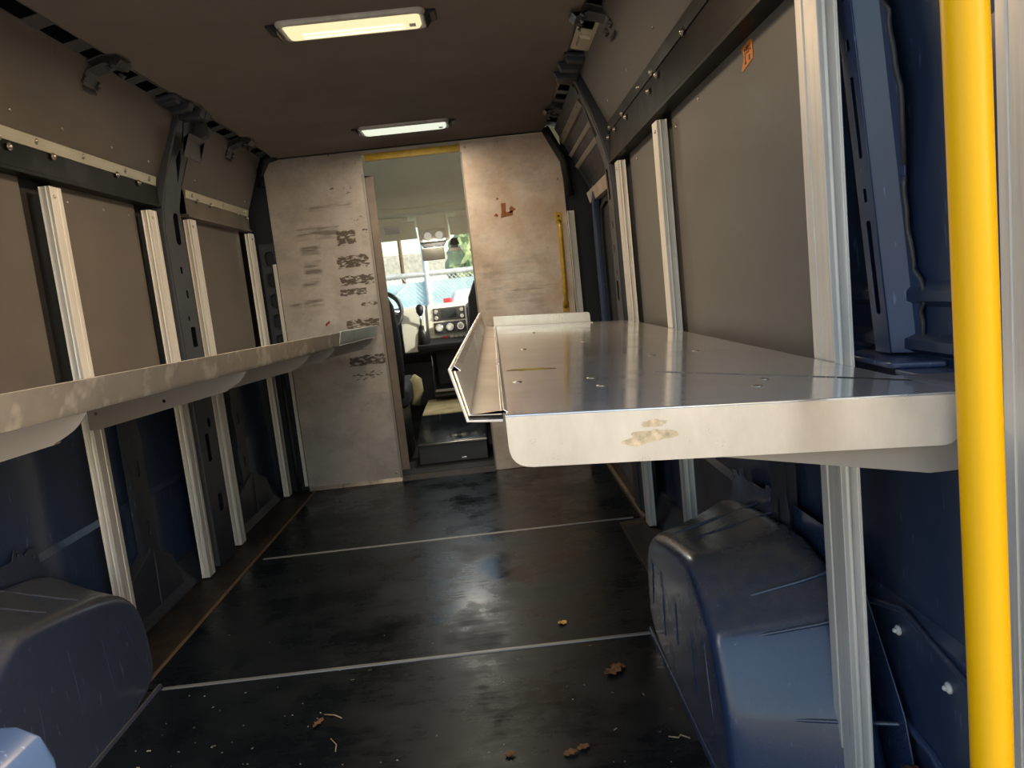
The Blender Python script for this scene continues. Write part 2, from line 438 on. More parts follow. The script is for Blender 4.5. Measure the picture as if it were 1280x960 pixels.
# small black wire-stitched edge next to the broad post
t = MB()
for i in range(46):
    z = .87 + i * .0125
    t.box(.581, .584, 1.352, 1.356, z, z + .007)
tag(obj('edge_gasket', t, 'rubber'), 'thin black ribbed gasket along the edge of the board with the orange sticker', 'gasket')

for nm, s_, ya, yb, lab in (('wall_shade_sheet_left', -1, 1.1, 4.2, 'black sheet added as shade behind the boards, opposite the yellow pole'), ('wall_shade_sheet_right', 1, 1.34, 3.13, 'black sheet added as shade behind the board with the orange sticker')):
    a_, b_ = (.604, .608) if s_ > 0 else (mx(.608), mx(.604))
    struct(obj(nm, MB().box(a_, b_, ya, yb, .80, 1.60), 'rubber'), lab, 'wall')  # black sheets put in as the shade seen between the boards
# ------------------------------------------------------------------ horizontal C-rails under the upper boards
def crail(side, y0, y1, z0, z1, label, mat, flange_mat, bolts, flange_w=.034, x=.545):
    f = (lambda v: v) if side > 0 else mx
    q = -1 if side > 0 else 1
    t = thing('wall_rail', label, 'rail', (f(x + .03), (y0 + y1) / 2, z0), 'wall rails above the posts')
    web = [(f(x + .004), z0 + .012), (f(x + .004), z1), (f(x + .008), z1), (f(x + .008), z0 + .016), (f(x + .045), z0 + .016), (f(x + .045), z0), (f(x - .004), z0), (f(x - .004), z0 + .012)]
    obj('channel', MB().prism(web, 1, y0, y1), mat, t, bevel=.0015)
    fl = [(f(x), z1 - flange_w), (f(x - .006), z1), (f(x), z1 + .004), (f(x + .01), z1 + .004), (f(x + .006), z1 - flange_w)]
    obj('flange', MB().prism(fl, 1, y0, y1 - .01), flange_mat, t, bevel=.001)
    for by, bz in bolts:
        b = MB().disc((f(x - .001), by, z0 + bz), 0, .011, q * .002).dome((f(x - .001) + q * .002, by, z0 + bz), 0, .0075, q * .006)
        obj('bolt', b, 'screw', t, smooth=True)
    return t
crail(-1, Y0, 3.06, 1.495, 1.612, 'black wall rail with pale screwed flange above the first two posts, opposite the yellow pole', 'black_rail', 'rail',
      ((2.10, .085), (2.14, .065), (2.27, .105), (2.35, .075), (2.52, .105), (2.74, .08), (2.80, .105), (2.90, .075), (2.99, .103)))
crail(-1, 3.33, 4.18, 1.485, 1.60, 'short grey-brown wall rail between the dark pillar and the bulkhead', 'grey_rail', 'rail',
      ((3.40, .10), (3.46, .08), (3.62, .08), (3.78, .1), (4.0, .08), (4.1, .1), (4.14, .07)))
crail(1, Y0, 3.13, 1.49, 1.640, 'deep black wall rail above the board with the orange sticker', 'black_rail', 'black_rail',
      ((1.92, .12), (2.28, .125), (2.22, .10), (2.34, .085), (2.47, .13), (2.78, .12), (2.72, .095), (2.95, .10), (3.05, .13), (3.10, .10)), x=.54)

# ------------------------------------------------------------------ holed roof rails with brackets
def cant(side, label):
    f = (lambda v: v) if side > 0 else mx
    t = thing('roof_rail', label, 'roof rail', (f(.46), 2.3, 1.87), 'holed steel roof rails')
    A = (.462, 1.872); B = (.372, 1.893)
    def sh(b, a): pass
    holes = []; y = .6; i = 0
    while y < 4.05:
        w = .125 if y < 2.45 else .10
        holes.append(rounded([(.395, y), (.442, y), (.442, y + w), (.395, y + w)], .006)); y += w + (.075 if y < 2.45 else .055); i += 1
    bm = plate([(.368, Y0), (.465, Y0), (.465, 4.2), (.368, 4.2)], holes, .004, 2, 0, shear=lambda a, b: B[1] + (a - B[0]) / (A[0] - B[0]) * (A[1] - B[1]))
    for v in bm.verts: v.co.x = f(v.co.x)
    obj('ladder_plate', bm, 'cant', t)
    m = MB().box(min(f(.36), f(.47)), max(f(.36), f(.47)), Y0, 4.2, 1.955, 1.96)
    m.prism([(f(.465), 1.875), (f(.485), 1.90), (f(.485), 1.96), (f(.475), 1.96)], 1, Y0, 4.2)
    obj('inner_channel', m, 'void', t)
    # hanging C-shaped brackets
    for by in (2.46, 3.72):
        b = MB()
        b.strip([(f(.345), 1.865), (f(.36), 1.85), (f(.40), 1.862), (f(.455), 1.845), (f(.478), 1.805), (f(.472), 1.785)], 1, by, by + .075, .004)
        b.strip([(f(.35), 1.88), (f(.40), 1.882), (f(.465), 1.862)], 1, by - .01, by + .085, .003)
        for (u, z) in ((.372, 1.845), (.458, 1.815)):
            b.tube([(f(u), by - .004, z + .012), (f(u + .014), by - .004, z), (f(u + .004), by - .004, z - .012)], .008, 8)
            b.tube([(f(u), by + .079, z + .012), (f(u + .014), by + .079, z), (f(u + .004), by + .079, z - .012)], .008, 8)
        obj('hook_bracket', b, 'cant', t, bevel=.002)
    # stepped junction box at the pillar
    b = MB()
    for y, x0, x1, z in ((2.95, .372, .455, 1.86), (3.03, .355, .445, 1.85), (3.12, .345, .45, 1.842), (3.22, .36, .452, 1.858)):
        b.prism([(f(x0), z + .03), (f(x0 + .012), z), (f(x1 - .012), z - .008), (f(x1), z + .012), (f(x1), z + .03)], 1, y, y + .045)
    b.prism([(f(.37), 1.875), (f(.455), 1.862), (f(.455), 1.875), (f(.37), 1.89)], 1, 2.93, 3.30)
    obj('junction_bracket', b, 'pillar', t, bevel=.003)
    return t
cant(-1, 'dark steel roof rail with rectangular holes above the brown upper boards, opposite the yellow pole')
cant(1, 'dark steel roof rail with holes beside the roof lining on the yellow pole side')
# pale stamped plate in the right roof rail
m = MB(); join(m, plate(rounded([(.385, 2.52), (.452, 2.52), (.452, 2.86), (.385, 2.86)], .01), [slot(.418, 2.60, .04, .09, .15)], .004, 2, 0, shear=lambda a, b: 1.878 - (a - .385) * .25))
m.prism([(.398, 1.872), (.44, 1.862), (.436, 1.850), (.402, 1.858)], 1, 2.70, 2.80)
tag(obj('stamped_plate', m, 'rail', bevel=.002), 'pale stamped plate fixed in the roof rail over the door pillar', 'plate')

# ------------------------------------------------------------------ dark steel pillars
def pillar(side, label, ya, yb, nose):
    f = (lambda v: v) if side > 0 else mx
    t = thing('door_pillar', label, 'pillar', (f(.57), (ya + yb) / 2, -.006), 'dark steel pillars beside the boards')
    def lean(y, z):
        if z < 1.45: x = .545
        else: k = (z - 1.45) / .43; x = .545 - .12 * k ** 1.3
        return x
    w = yb - ya
    out = [(ya, -.006)]; inn = []
    zs = [0, .3, .6, .9, 1.2, 1.4, 1.5, 1.6, 1.7, 1.8, 1.87]
    for z in zs: out.append((ya + (.0 if z < 1.5 else .035 * (z - 1.5) / .3), z))
    if nose: out += [(ya + .08, 1.885), (yb + .10, 1.875), (yb + .13, 1.83), (yb + .12, 1.77), (yb + .03, 1.755), (yb - .01, 1.70)]
    for z in reversed(zs[:8] if nose else zs): inn.append((yb - (.0 if z < 1.5 else .03), z))
    out += inn + [(yb, -.006)]
    holes = [slot(ya + w * .62, 1.42, w * .28, .13), slot(ya + w * .5, 1.25, .022, .03), slot(ya + w * .62, 1.15, .02, .035), slot(ya + w * .5, 1.05, .018, .02), slot(ya + w * .62, .97, w * .28, .085, .2),
             slot(ya + w * .35, .72, .03, .03), slot(ya + w * .65, .60, .035, .04), slot(ya + w * .4, .5, w * .22, .12, .2), slot(ya + w * .6, .25, .05, .08)]
    if nose: holes += [rounded([(ya + .07, 1.69), (ya + .12, 1.60), (ya + .12, 1.70), (ya + .10, 1.735)], .008), slot(yb + .06, 1.82, .05, .035), rounded([(ya + .075, 1.86), (ya + .085, 1.86), (ya + .115, 1.765), (ya + .10, 1.765)], .003)]
    else: holes += [rounded([(ya + .05, 1.62), (ya + .10, 1.62), (ya + .12, 1.76), (ya + .08, 1.76)], .01), slot(ya + .1, 1.82, .05, .04)]
    bm = plate(out, holes, .003, 0, 0)
    for v in bm.verts:
        x = v.co.x + lean(v.co.y, v.co.z); v.co.x = f(x)
    # denser lean needs more rows: subdivide long edges first
    obj('face', bm, 'pillar', t)
    m = MB(); rings = []
    for z in zs:
        x = lean(0, z); yy = ya + (.0 if z < 1.5 else .035 * (z - 1.5) / .3)
        rings.append([(f(x), yy, z), (f(x + .006), yy - .004, z), (f(.62), yy - .02, z), (f(.62), yy - .016, z), (f(x + .008), yy + .002, z)])
    m.loft(rings)
    rings = []
    for z in zs:
        x = lean(0, z); yy = yb - (.0 if z < 1.5 else .03)
        rings.append([(f(x), yy, z), (f(x + .006), yy + .004, z), (f(.62), yy + .016, z), (f(.62), yy + .012, z), (f(x + .008), yy - .002, z)])
    m.loft(rings)
    obj('side_flange', m, 'pillar', t, bevel=.002)
    bk = MB().box(min(f(.60), f(.604)), max(f(.60), f(.604)), ya, yb, -.006, 1.6)
    obj('inner_panel', bk, 'void', t)
    if nose:
        n = MB().strip([(f(.435), 1.69), (f(.425), 1.76), (f(.40), 1.775)], 1, ya + .03, ya + .20, .006)
        n.prism([(f(.46), 1.78), (f(.40), 1.80), (f(.40), 1.865), (f(.44), 1.87)], 1, yb + .02, yb + .07)
        obj('hook', n, 'cant', t, bevel=.003)
    return t
pillar(-1, 'dark holed steel pillar with hooked top between the two upper boards, opposite the yellow pole', 3.07, 3.25, True)
pillar(1, 'dark curved steel pillar at the edge of the sliding door opening', 3.14, 3.27, False)

# wavy pressed ribs on the blue skin
def wavy_rib(side, y, w, z0, z1, label, x=.612, ph=0.):
    f = (lambda v: v) if side > 0 else mx
    a, b = [], []
    n = 26
    for i in range(n + 1):
        z = z0 + (z1 - z0) * i / n
        k = math.sin(i * .75 + ph); sw = .012 * (k if k > -.2 else -.2)
        a.append((y - sw, z)); b.append((y + w + sw * .8, z))
    m = MB(); join(m, plate(a + b[::-1], [slot(y + w * .5, z0 + (z1 - z0) * q, w * .3, .06) for q in (.3, .62)], .003, 0, f(x)))
    q = 1 if side > 0 else -1
    mid = [(y + w * .2, 0), (y + w * .8, 0)]
    m.prism([(y + w * .12, z0 + .03), (y + w * .88, z0 + .03), (y + w * .8, z1 - .02), (y + w * .2, z1 - .02)], 0, f(x + .003), f(x + .03))
    return tag(obj('pressed_rib', m, 'pillar', bevel=.002), label, 'rib', 'pressed steel ribs on the van side')
wavy_rib(-1, 2.60, .11, .10, .80, 'wavy-edged pressed rib on the dark skin between the first two posts, below the narrow-lipped shelf')
wavy_rib(-1, 3.66, .12, .10, .80, 'wavy-edged pressed rib low on the skin between the last two posts, below the narrow-lipped shelf', ph=1.0)
wavy_rib(1, 1.62, .09, .30, .80, 'pressed rib on the blue skin just above the scuffed wheel arch', ph=2.)
# triangular gusset shapes at the foot of the left skin
def floor_gusset(y0, y1, label):
    m = MB().prism([(y0, .02), (y1, .02), (y1 - .06, .16), ((y0 + y1) / 2, .24), (y0 + .03, .17)], 0, mx(.60), mx(.643))
    m.prism([((y0 + y1) / 2 - .01, .03), ((y0 + y1) / 2 + .01, .03), ((y0 + y1) / 2, .23)], 0, mx(.592), mx(.60))
    return tag(obj('floor_gusset', m, 'pillar', bevel=.006), label, 'gusset', 'pressed gussets at the foot of the wall')
floor_gusset(2.42, 2.85, 'pressed dark gusset at the wall foot between the first two posts, opposite the yellow pole')
floor_gusset(3.50, 4.05, 'pressed dark gusset at the wall foot between the last two posts')

# slotted blue pillar behind the broad post (right side)
def slotted_pillar():
    t = thing('slotted_pillar', 'blue slotted steel pillar with sealant bead, between the broad post and the yellow pole', 'pillar', (.62, 1.17, .86))
    ya, yb, yc = 1.218, 1.172, 1.145           # far edge, near edge of slotted face, flange
    def X(z): return .626 - .039 * max(0, (z - .86)) / .55
    def bend(bm):
        for v in bm.verts: v.co.x += X(v.co.z)
        return bm
    H = [slot(1.195, 1.00, .016, .15), slot(1.195, 1.115, .012, .022), slot(1.195, 1.235, .013, .125), slot(1.195, 1.345, .011, .018), slot(1.195, 1.49, .014, .16), slot(1.195, 1.66, .012, .1)]
    H = [[(a, b) for a, b in h] for h in H]
    face = plate([(yb, .862), (ya, .862), (ya, 1.8), (yb, 1.8)], H, .0022, 0, 0)
    obj('slotted_face', bend(face), 'blue_rib', t)
    m = MB(); zs = [.862 + i * .1 for i in range(10)]
    m.loft([[(X(z), yb, z), (X(z) + .004, yb - .004, z), (X(z) + .030, yc - .002, z), (X(z) + .030, yc + .002, z), (X(z) + .006, yb + .002, z)] for z in zs])
    m.loft([[(X(z), ya, z), (X(z) + .004, ya + .004, z), (X(z) + .03, ya + .02, z), (X(z) + .03, ya + .016, z), (X(z) + .006, ya - .002, z)] for z in zs])
    obj('side_web', m, 'blue_rib', t, bevel=.0025)
    a, b = [], []
    n = 60
    for i in range(n + 1):
        z = .866 + i * .0157
        e = .018 + .006 * math.sin(z * 22) + (.010 if abs(z - 1.30) < .07 or z > 1.5 else 0) + (.012 if .93 < z < .99 else 0)
        a.append((yc + .01, z)); b.append((yc - e, z))
    obj('flange', plate(a + b[::-1], [], .003, 0, 0, shear=lambda y_, z_: X(z_) + .029), 'blue_rib', t)
    bead = [(X(b[i][1]) + .0265, b[i][0] + .002 * math.sin(i * 1.7), b[i][1]) for i in range(n + 1) if not (18 < i < 24)]
    obj('sealant_bead', MB().tube(bead[:18], .004, 7), 'cant', t, smooth=True); obj('sealant_bead', MB().tube(bead[18:], .004, 7), 'cant', t, smooth=True)
    dk = MB().loft([[(X(z) + .014, yb, z), (X(z) + .014, ya, z), (X(z) + .018, ya, z), (X(z) + .018, yb, z)] for z in (.87, 1.8)])
    obj('inner_panel', dk, 'void', t)
    ft = MB().prism(rounded([(.585, 1.10), (.655, 1.06), (.655, 1.30), (.595, 1.27)], .015), 2, .848, .858)
    ft.prism(rounded([(.59, 1.0), (.655, .96), (.655, 1.07), (.59, 1.11)], .02), 2, .840, .848)
    obj('foot', ft, 'blue_rib', t, bevel=.003)
slotted_pillar()
# white clips in the lower skin
for y, z, lab in ((1.222, .366, 'white plastic clip in the blue skin, the one closer to the broad post'), (1.078, .339, 'white plastic clip in the blue skin, the one closer to the yellow pole')):
    m = MB().dome((.645, y, z), 0, .010, -.006).dome((.640, y, z), 0, .005, -.006)
    tag(obj('panel_clip', m, 'white_plastic', smooth=True), lab, 'clip', 'white panel clips')
m = MB().strip([(1.33, .385), (1.2, .42), (1.0, .375), (.8, .30)], 0, .636, .646, .012)
tag(obj('skin_crease', m, 'blue', bevel=.004), 'slanting pressed crease in the blue skin above the white clips', 'crease')
m = MB().strip([(1.25, .215), (1.12, .20), (.95, .10)], 0, .634, .646, .01)
tag(obj('skin_flange', m, 'blue_rib', bevel=.003), 'pale scratched flange low on the blue skin beside the dead leaves', 'flange')

# ------------------------------------------------------------------ wheel arches
def arch(side, label, tabs):
    am = 'arch' if side > 0 else 'arch_dusty'
    f = (lambda v: v) if side > 0 else mx
    t = thing('wheel_arch', label, 'wheel arch', (f(.5), 1.65, -.006), 'blue steel wheel arches')
    # inner outline (y,z) and outline at the wall
    I = [(2.062, -.006), (2.064, .10), (2.055, .22), (2.02, .285), (1.94, .335), (1.76, .378), (1.56, .412), (1.52, .410), (1.44, .365), (1.43, .350), (1.385, .318), (1.368, .292), (1.325, .19), (1.315, .165), (1.296, .06), (1.294, .045), (1.285, -.006)]
    W = [(2.10, -.006), (2.105, .14), (2.10, .32), (2.06, .405), (1.96, .420), (1.78, .437), (1.58, .455), (1.52, .455), (1.40, .432), (1.385, .42), (1.32, .38), (1.30, .355), (1.215, .225), (1.20, .20), (1.165, .08), (1.163, .065), (1.15, -.006)]
    m = MB(); rings = []
    X0, X1 = .355, .640
    prof = [(0, .80, 0.0), (0.02, .915, 0.0), (.10, .965, .03), (.26, .988, .09), (.45, 1., .2), (.8, 1., .35)]
    cy, cz = 1.66, .0
    # rounded nose: shrink the outline towards its middle near the aisle face
    for dx, k, b in ((0, .93, 0), (.002, .955, 0), (.008, .978, .01), (.018, .993, .03), (.034, 1.0, .07), (.06, 1.0, .14), (.13, 1.0, .35), (.2, 1., .65), (.285, 1., 1.)):
        ring = []
        for (iy, iz), (wy, wz) in zip(I, W):
            y = iy + (wy - iy) * b; z = iz + (wz - iz) * b
            ring.append((f(X0 + dx), cy + (y - cy) * (k if z > .0 else .5 + .5 * k), z * k if z > 0 else z))
        rings.append(ring)
    m.loft(rings, cap=True)
    o = obj('shell', m, am, t, smooth=True)
    o.modifiers.new('sub', 'SUBSURF').levels = 2; o.modifiers['sub'].render_levels = 2
    # pressed ribs: on top across the van, on the aisle face fanning down
    r = MB()
    def top(y, u):   # point on the outline at y between inner (u=0) and wall (u=1)
        def ev(L):
            for (a, b), (c, d) in zip(L, L[1:]):
                if c <= y <= a: return b + (d - b) * (a - y) / max(1e-6, a - c)
            return L[-1][1]
        return ev(I) * (1 - u) + ev(W) * u
    for y, sl in ((1.83, .0), (1.70, .02)):
        r.tube([(f(X0 + .285 * u), y + sl * u, top(y + sl * u, u) - .0055 - .002 * abs(u - .5)) for u in (.16, .3, .5, .7, .92)], .004, 8)
    for y, wd, z0, z1, sl in ((1.94, .04, .09, .27, .05), (1.83, .045, .05, .30, .02), (1.70, .05, .10, .33, 0.), (1.57, .05, .05, .33, -.02), (1.46, .04, .09, .29, -.05)):
        rr = []
        for k, h in ((0, -.006), (.18, .0015), (.6, .002), (.88, .0015), (1, -.008)):
            z = z0 + (z1 - z0) * k; w2 = wd * (.35 + .65 * k); yy = y + sl * (1 - k)
            e = X0 - h + (0.012 * max(0, z - .26) / .07)
            rr.append([(f(X0 + .012), yy + w2 / 2, z), (f(e), yy + w2 * .35, z), (f(e), yy - w2 * .35, z), (f(X0 + .012), yy - w2 / 2, z)])
        r.loft(rr)
    # creases on the rear-facing side
    for (a, b) in (((1.43, .354), (1.385, .423)), ((1.372, .302), (1.305, .362)), ((1.317, .168), (1.202, .204)), ((1.295, .05), (1.166, .07))):
        r.tube([(f(.40), a[0] + .006, a[1] - .003), (f(.46), a[0] * .8 + b[0] * .2 - .002, a[1] * .8 + b[1] * .2 + .002), (f(.55), a[0] * .4 + b[0] * .6 - .003, a[1] * .4 + b[1] * .6), (f(.63), b[0], b[1] - .002)], .004, 8)
    obj('pressed_rib', r, am, t, bevel=.003, smooth=True)
    # flange with tabs against the wall
    out = [(y + (.02 if y > 1.66 else -.02), z + .025 if z > 0 else z) for y, z in W]
    ins = [out[0], out[1], out[2], (2.06, .40), (2.055, .455), (2.02, .46), (2.0, .448), (1.985, .475), (1.965, .48), (1.95, .452), (1.80, .462), (1.79, .478), (1.76, .478), (1.75, .466), (1.62, .477), (1.52, .478), (1.455, .478), (1.41, .468), (1.385, .49), (1.34, .48), (1.31, .44), (1.30, .40)] + out[12:]
    hl = [slot(1.972, .462, .012, .012, .5), slot(2.037, .435, .010, .010, .5), slot(1.40, .462, .016, .016, .2), slot(1.352, .448, .02, .02, .2)]
    obj('wall_flange', plate(ins, hl, .003, 0, f(.628)), am, t)
    b = MB().prism([(f(.345), -.006), (f(.362), -.006), (f(.362), .006), (f(.352), .010)], 1, 1.29, 2.06)
    obj('floor_flange', b, am, t, bevel=.002)
    return t
arch(1, 'scuffed blue steel wheel arch under the wide shelf, behind the broad post', True)
arch(-1, 'dusty dark steel wheel arch opposite the yellow pole, in front of the first post', True)
# pressed cover of pale blue metal beside the left arch
m = MB()
rg = []
for z, k in ((-.006, 1.), (.15, 1.), (.28, .99), (.37, .99), (.41, .965), (.43, .91), (.437, .8)):
    rg.append([(-1.34 + (.575) * k if q[0] else -1.34, 1.055 + (q[1] - .5) * .15 * (.6 + .4 * k), z) for q in ((0, 0), (1, .05), (1.0, .5), (1, .95), (0, 1))])
m.loft(rg)
tag(obj('corner_cover', m, paint('pale_blue_cover_paint', (.05, .085, .17), .35, amount=.0), bevel=.03, seg=5), 'pale blue rounded steel cover at the rear of the dusty wheel arch', 'steel cover')

# ------------------------------------------------------------------ wide shelf (right)
def TZ(x): return .888 - (x + 0.0) * .060      # the shelf tips back towards the wall
def wide_shelf():
    t = thing('parcel_shelf', 'wide shiny aluminium shelf behind the yellow pole, deep folded front edge', 'shelf', (.27, 1.9, .80))
    ya, yb = .84, 2.94
    m = MB(); th = .004
    m.prism([(0.0, TZ(0)), (.535, TZ(.535)), (.535, TZ(.535) - th), (0.0, TZ(0) - th)], 1, ya, yb)
    m.prism([(.535, TZ(.535)), (.64, TZ(.64)), (.64, TZ(.64) - th), (.535, TZ(.535) - th)], 1, ya, 1.0)
    obj('deck', m, 'deck', t, bevel=.0015)
    def ridge(x0, y0, x1, y1, w, h):
        return MB().loft([[(x0, y0 - w, TZ(x0)), (x0, y0, TZ(x0) + h), (x0, y0 + w, TZ(x0))], [(x1, y1 - w, TZ(x1)), (x1, y1, TZ(x1) + h), (x1, y1 + w, TZ(x1))]])
    obj('sheet_seam', ridge(.246, 1.18, .46, 1.01, .0016, .0012), 'lip', t)
    obj('sheet_notch', ridge(.462, 1.008, .53, .945, .003, .0012), 'dash_dark', t)
    # front apron with rounded lower corners and a rolled top edge
    z0 = lambda x: TZ(x) - .062
    out = [(0.0, TZ(0.) - .002), (0., z0(0.) + .0)] + [(.515, z0(.515)), (.535, z0(.535) + .03), (.535, TZ(.535) - .002)]
    out = rounded(out, [0, .026, .012, .01, 0], 6)
    a = MB(); join(a, plate(out, [], .004, 1, ya - .002))
    a.prism([(ya - .0042, TZ(0) - .006), (ya - .002, TZ(0) - .001), (ya + .003, TZ(0)), (ya + .003, TZ(0) - .006)], 0, .0, .001)
    obj('front_apron', a, 'lip', t, bevel=.0015)
    # aisle edge: small step, flat flange, raised leaning lip
    l = MB().strip([(0.004, TZ(0) + .001), (-.001, TZ(0) + .005), (-.004, TZ(0) + .001), (-.040, TZ(0) + .003), (-.052, TZ(0) + .060)], 1, ya + .012, 2.95, .003)
    l.strip([(-.0445, TZ(0) + .055), (-.052, TZ(0) + .062), (-.058, TZ(0) + .055)], 1, ya + .012, 2.95, .003)
    l.strip([(-.002, TZ(0) - .006), (-.042, TZ(0) - .003), (-.056, TZ(0) + .059)], 1, ya + .008, 2.95, .004)
    obj('aisle_lip', l, 'lip', t, bevel=.001)
    b = MB()
    out = rounded([(-.005, TZ(0)), (.375, TZ(.375)), (.375, TZ(.375) + .040), (-.005, TZ(0) + .040)], [0, 0, .012, .004])
    join(b, plate(out, [], .004, 1, 2.93))
    b.prism([(2.86, TZ(0) + .0015), (2.93, TZ(0) + .0015), (2.93, TZ(0)), (2.86, TZ(0))], 0, 0, .001)
    # foot flange of the back stop
    b.loft([[(-.002, 2.86, TZ(0) + .003), (.375, 2.86, TZ(.375) + .003), (.375, 2.86, TZ(.375)), (-.002, 2.86, TZ(0))], [(-.002, 2.93, TZ(0) + .003), (.375, 2.93, TZ(.375) + .003), (.375, 2.93, TZ(.375)), (-.002, 2.93, TZ(0))]])
    obj('back_stop', b, 'lip', t, bevel=.001)
    for x, y in ((.024, 1.134), (.141, 1.049), (.139, 1.142), (.368, 1.031), (.335, .965), (.06, 1.75), (.22, 1.9), (.30, 1.45), (.12, 2.4), (.40, 1.5)):
        r = MB().dome((x, y, TZ(x)), 2, .008, .0016)
        obj('rivet', r, 'screw', t, smooth=True)
    # bracket arms under the deck, one at each post
    for y in (.862, 1.19, 2.30, 2.92):
        zb = .757
        o2 = [(.538, TZ(.538) - .006), (.538, zb), (.50, zb), (.06, .842), (.03, TZ(.03) - .006)]
        a = MB(); join(a, plate(rounded(o2, [0, .004, 0, .03, 0]), [slot(.49, .80, .012, .012, .5)], .003, 1, y))
        a.prism([(.50, zb), (.50, zb + .002), (.06, .844), (.06, .842)], 1, y, y + .02)
        obj('bracket_arm', a, 'arm', t)
    # yellow paint smear and worn patches
    y = MB(); pts = []
    for i in range(18):
        g = 2 * PI * i / 18; k = 1 + .4 * math.sin(i * 2.7)
        pts.append((.055 + .034 * math.cos(g) * k, 1.31 + .012 * math.sin(g) * k))
    bm = plate(pts, [], .0006, 2, 0, shear=lambda a, b: TZ(a) + .0004)
    obj('paint_smear', bm, plain('yellow_paint_smear', (.55, .40, .05), .4, .4), t)
    dk = MB()
    for (x, z, w, h, s) in ((.168, .873 - .013, .030, .008, 1), (.160, .845, .060, .017, 5)):
        pts = []
        for i in range(26):
            g = 2 * PI * i / 26; k = 1 + .55 * noise.noise(Vector((math.cos(g) * 2, math.sin(g) * 2, s * 3.1)))
            pts.append((x + w / 2 * math.cos(g) * k, z + h / 2 * math.sin(g) * k))
        join(dk, plate(pts, [], .0005, 1, ya - .0043))
    obj('rust_stain', dk, plain('tan_glue_residue', (.60, .49, .34), .7, .2, var=.35, sc=120), t)
    ch = MB().strip([(.545, .775), (.545, .852), (.60, .852)], 1, .70, .725, .004)
    ch.box(.575, .59, .70, .72, .742, .85)
    obj('hinge_channel', ch, 'dash_dark', t, bevel=.002)
wide_shelf()

# ------------------------------------------------------------------ narrow-lipped shelf (left)
def left_shelf():
    t = thing('parcel_shelf', 'long aluminium shelf along the wall opposite the yellow pole, seen below its raised lip', 'shelf', (-1.0, 2.6, .80))
    ya, yb = 1.05, 4.185
    def L(y): k = (y - 1.2) / 2.98; return (-.800 + .14 * k, .951 - .046 * k)    # top edge of the raised lip
    def ring(y, pts): x, z = L(y); return [(x + a, y, z + b) for a, b in pts]
    prof = [(0, 0), (-.004, -.002), (-.012, -.052), (-.016, -.062), (-.011, -.064), (-.007, -.054), (.003, -.001)]
    m = MB().loft([ring(ya, prof), ring(3.36, prof)])
    obj('aisle_lip', m, 'lip_L', t, bevel=.001)
    prof2 = [(.002, .003), (-.003, .001), (-.010, -.046), (-.014, -.056), (-.009, -.058), (-.004, -.048), (.006, .002)]
    m = MB().loft([ring(3.365, prof2), ring(yb, prof2)])
    obj('lip_end_piece', m, alu('lip_end_reflection_tint', (.74, .82, .80), .35, .35, (9, 9, 9), .3), t, bevel=.001)  # pale teal base colour stands for the reflection on the far end
    d = MB(); rings = []
    for y in (ya, yb):
        x, z = L(y); zz = z - .061; xe = PL - .004
        rings.append([(x - .012, y, zz), (xe, y, zz - .030), (xe, y, zz - .033), (x - .012, y, zz - .003)])
    d.loft(rings); obj('deck', d, 'deck', t)
    for y in (1.44, 2.265, 2.92, 3.31, 4.12):
        x, z = L(y); lo = z - .064
        out = [(PL + .004, lo - .032), (PL + .004, z - .195), (PL + .03, z - .195), (x - .085, lo - .058), (x - .035, lo - .030), (x - .013, lo - .002)]
        a = MB(); join(a, plate(rounded(out, [0, .003, 0, .03, .02, 0]), [slot(PL + .03, z - .145, .010, .010, .5), slot(PL + .24, z - .13, .010, .010, .5)], .003, 1, y))
        a.prism([(PL + .03, z - .195), (PL + .03, z - .192), (x - .085, lo - .055), (x - .085, lo - .058)], 1, y, y + .022)
        obj('bracket_arm', a, 'arm', t)
M['lip_L'] = alu('dull_shelf_edge', (.42, .385, .34), .42, .3, (9, 9, 9), .7, (.68, .64, .58), .52)
left_shelf()

# ------------------------------------------------------------------ bulkhead panels
def grid_panel(name, xl, xr, z0, z1, y, nx, nz, tape, scuff, mat, parent=None):
    bm = bmesh.new(); V = []
    for j in range(nz + 1):
        z = z0 + (z1 - z0) * j / nz; a, b = xl(z), xr(z)
        V.append([bm.verts.new((a + (b - a) * i / nx, y, z)) for i in range(nx + 1)])
    for j in range(nz):
        for i in range(nx): bm.faces.new((V[j][i], V[j][i + 1], V[j + 1][i + 1], V[j + 1][i]))
    o = obj(name, bm, mat, parent)
    me = o.data; w = wloc(o)
    def mask(boxes, x, z, soft):
        v = 0
        for (a, b, c, d, s) in boxes:
            q = min(x - a, b - x, z - c, d - z); v = max(v, min(1, max(0, q / soft + .5)) * s)
        return v
    for nm, boxes, soft in (('tape', tape, .012), ('scuff', scuff, .035)):
        at = me.attributes.new(nm, 'FLOAT', 'POINT')
        for i, v in enumerate(me.vertices): at.data[i].value = mask(boxes, v.co.x + w.x, v.co.z + w.z, soft)
    s = o.modifiers.new('solid', 'SOLIDIFY'); s.thickness = .003; s.offset = 0
    return o
TAPE = [(-.855, -.702, 1.629, 1.688, .62), (-.749, -.644, 1.481, 1.515, .7), (-.824, -.71, 1.361, 1.448, 1), (-.678, -.639, 1.416, 1.446, 1), (-.841, -.656, 1.236, 1.31, 1), (-.838, -.643, 1.137, 1.198, 1),
        (-.847, -.687, 1.082, 1.126, .95), (-.74, -.632, 1.014, 1.05, .8), (-.835, -.639, .898, .952, 1), (-.845, -.632, .684, .747, 1), (-.847, -.659, .603, .662, .75)]
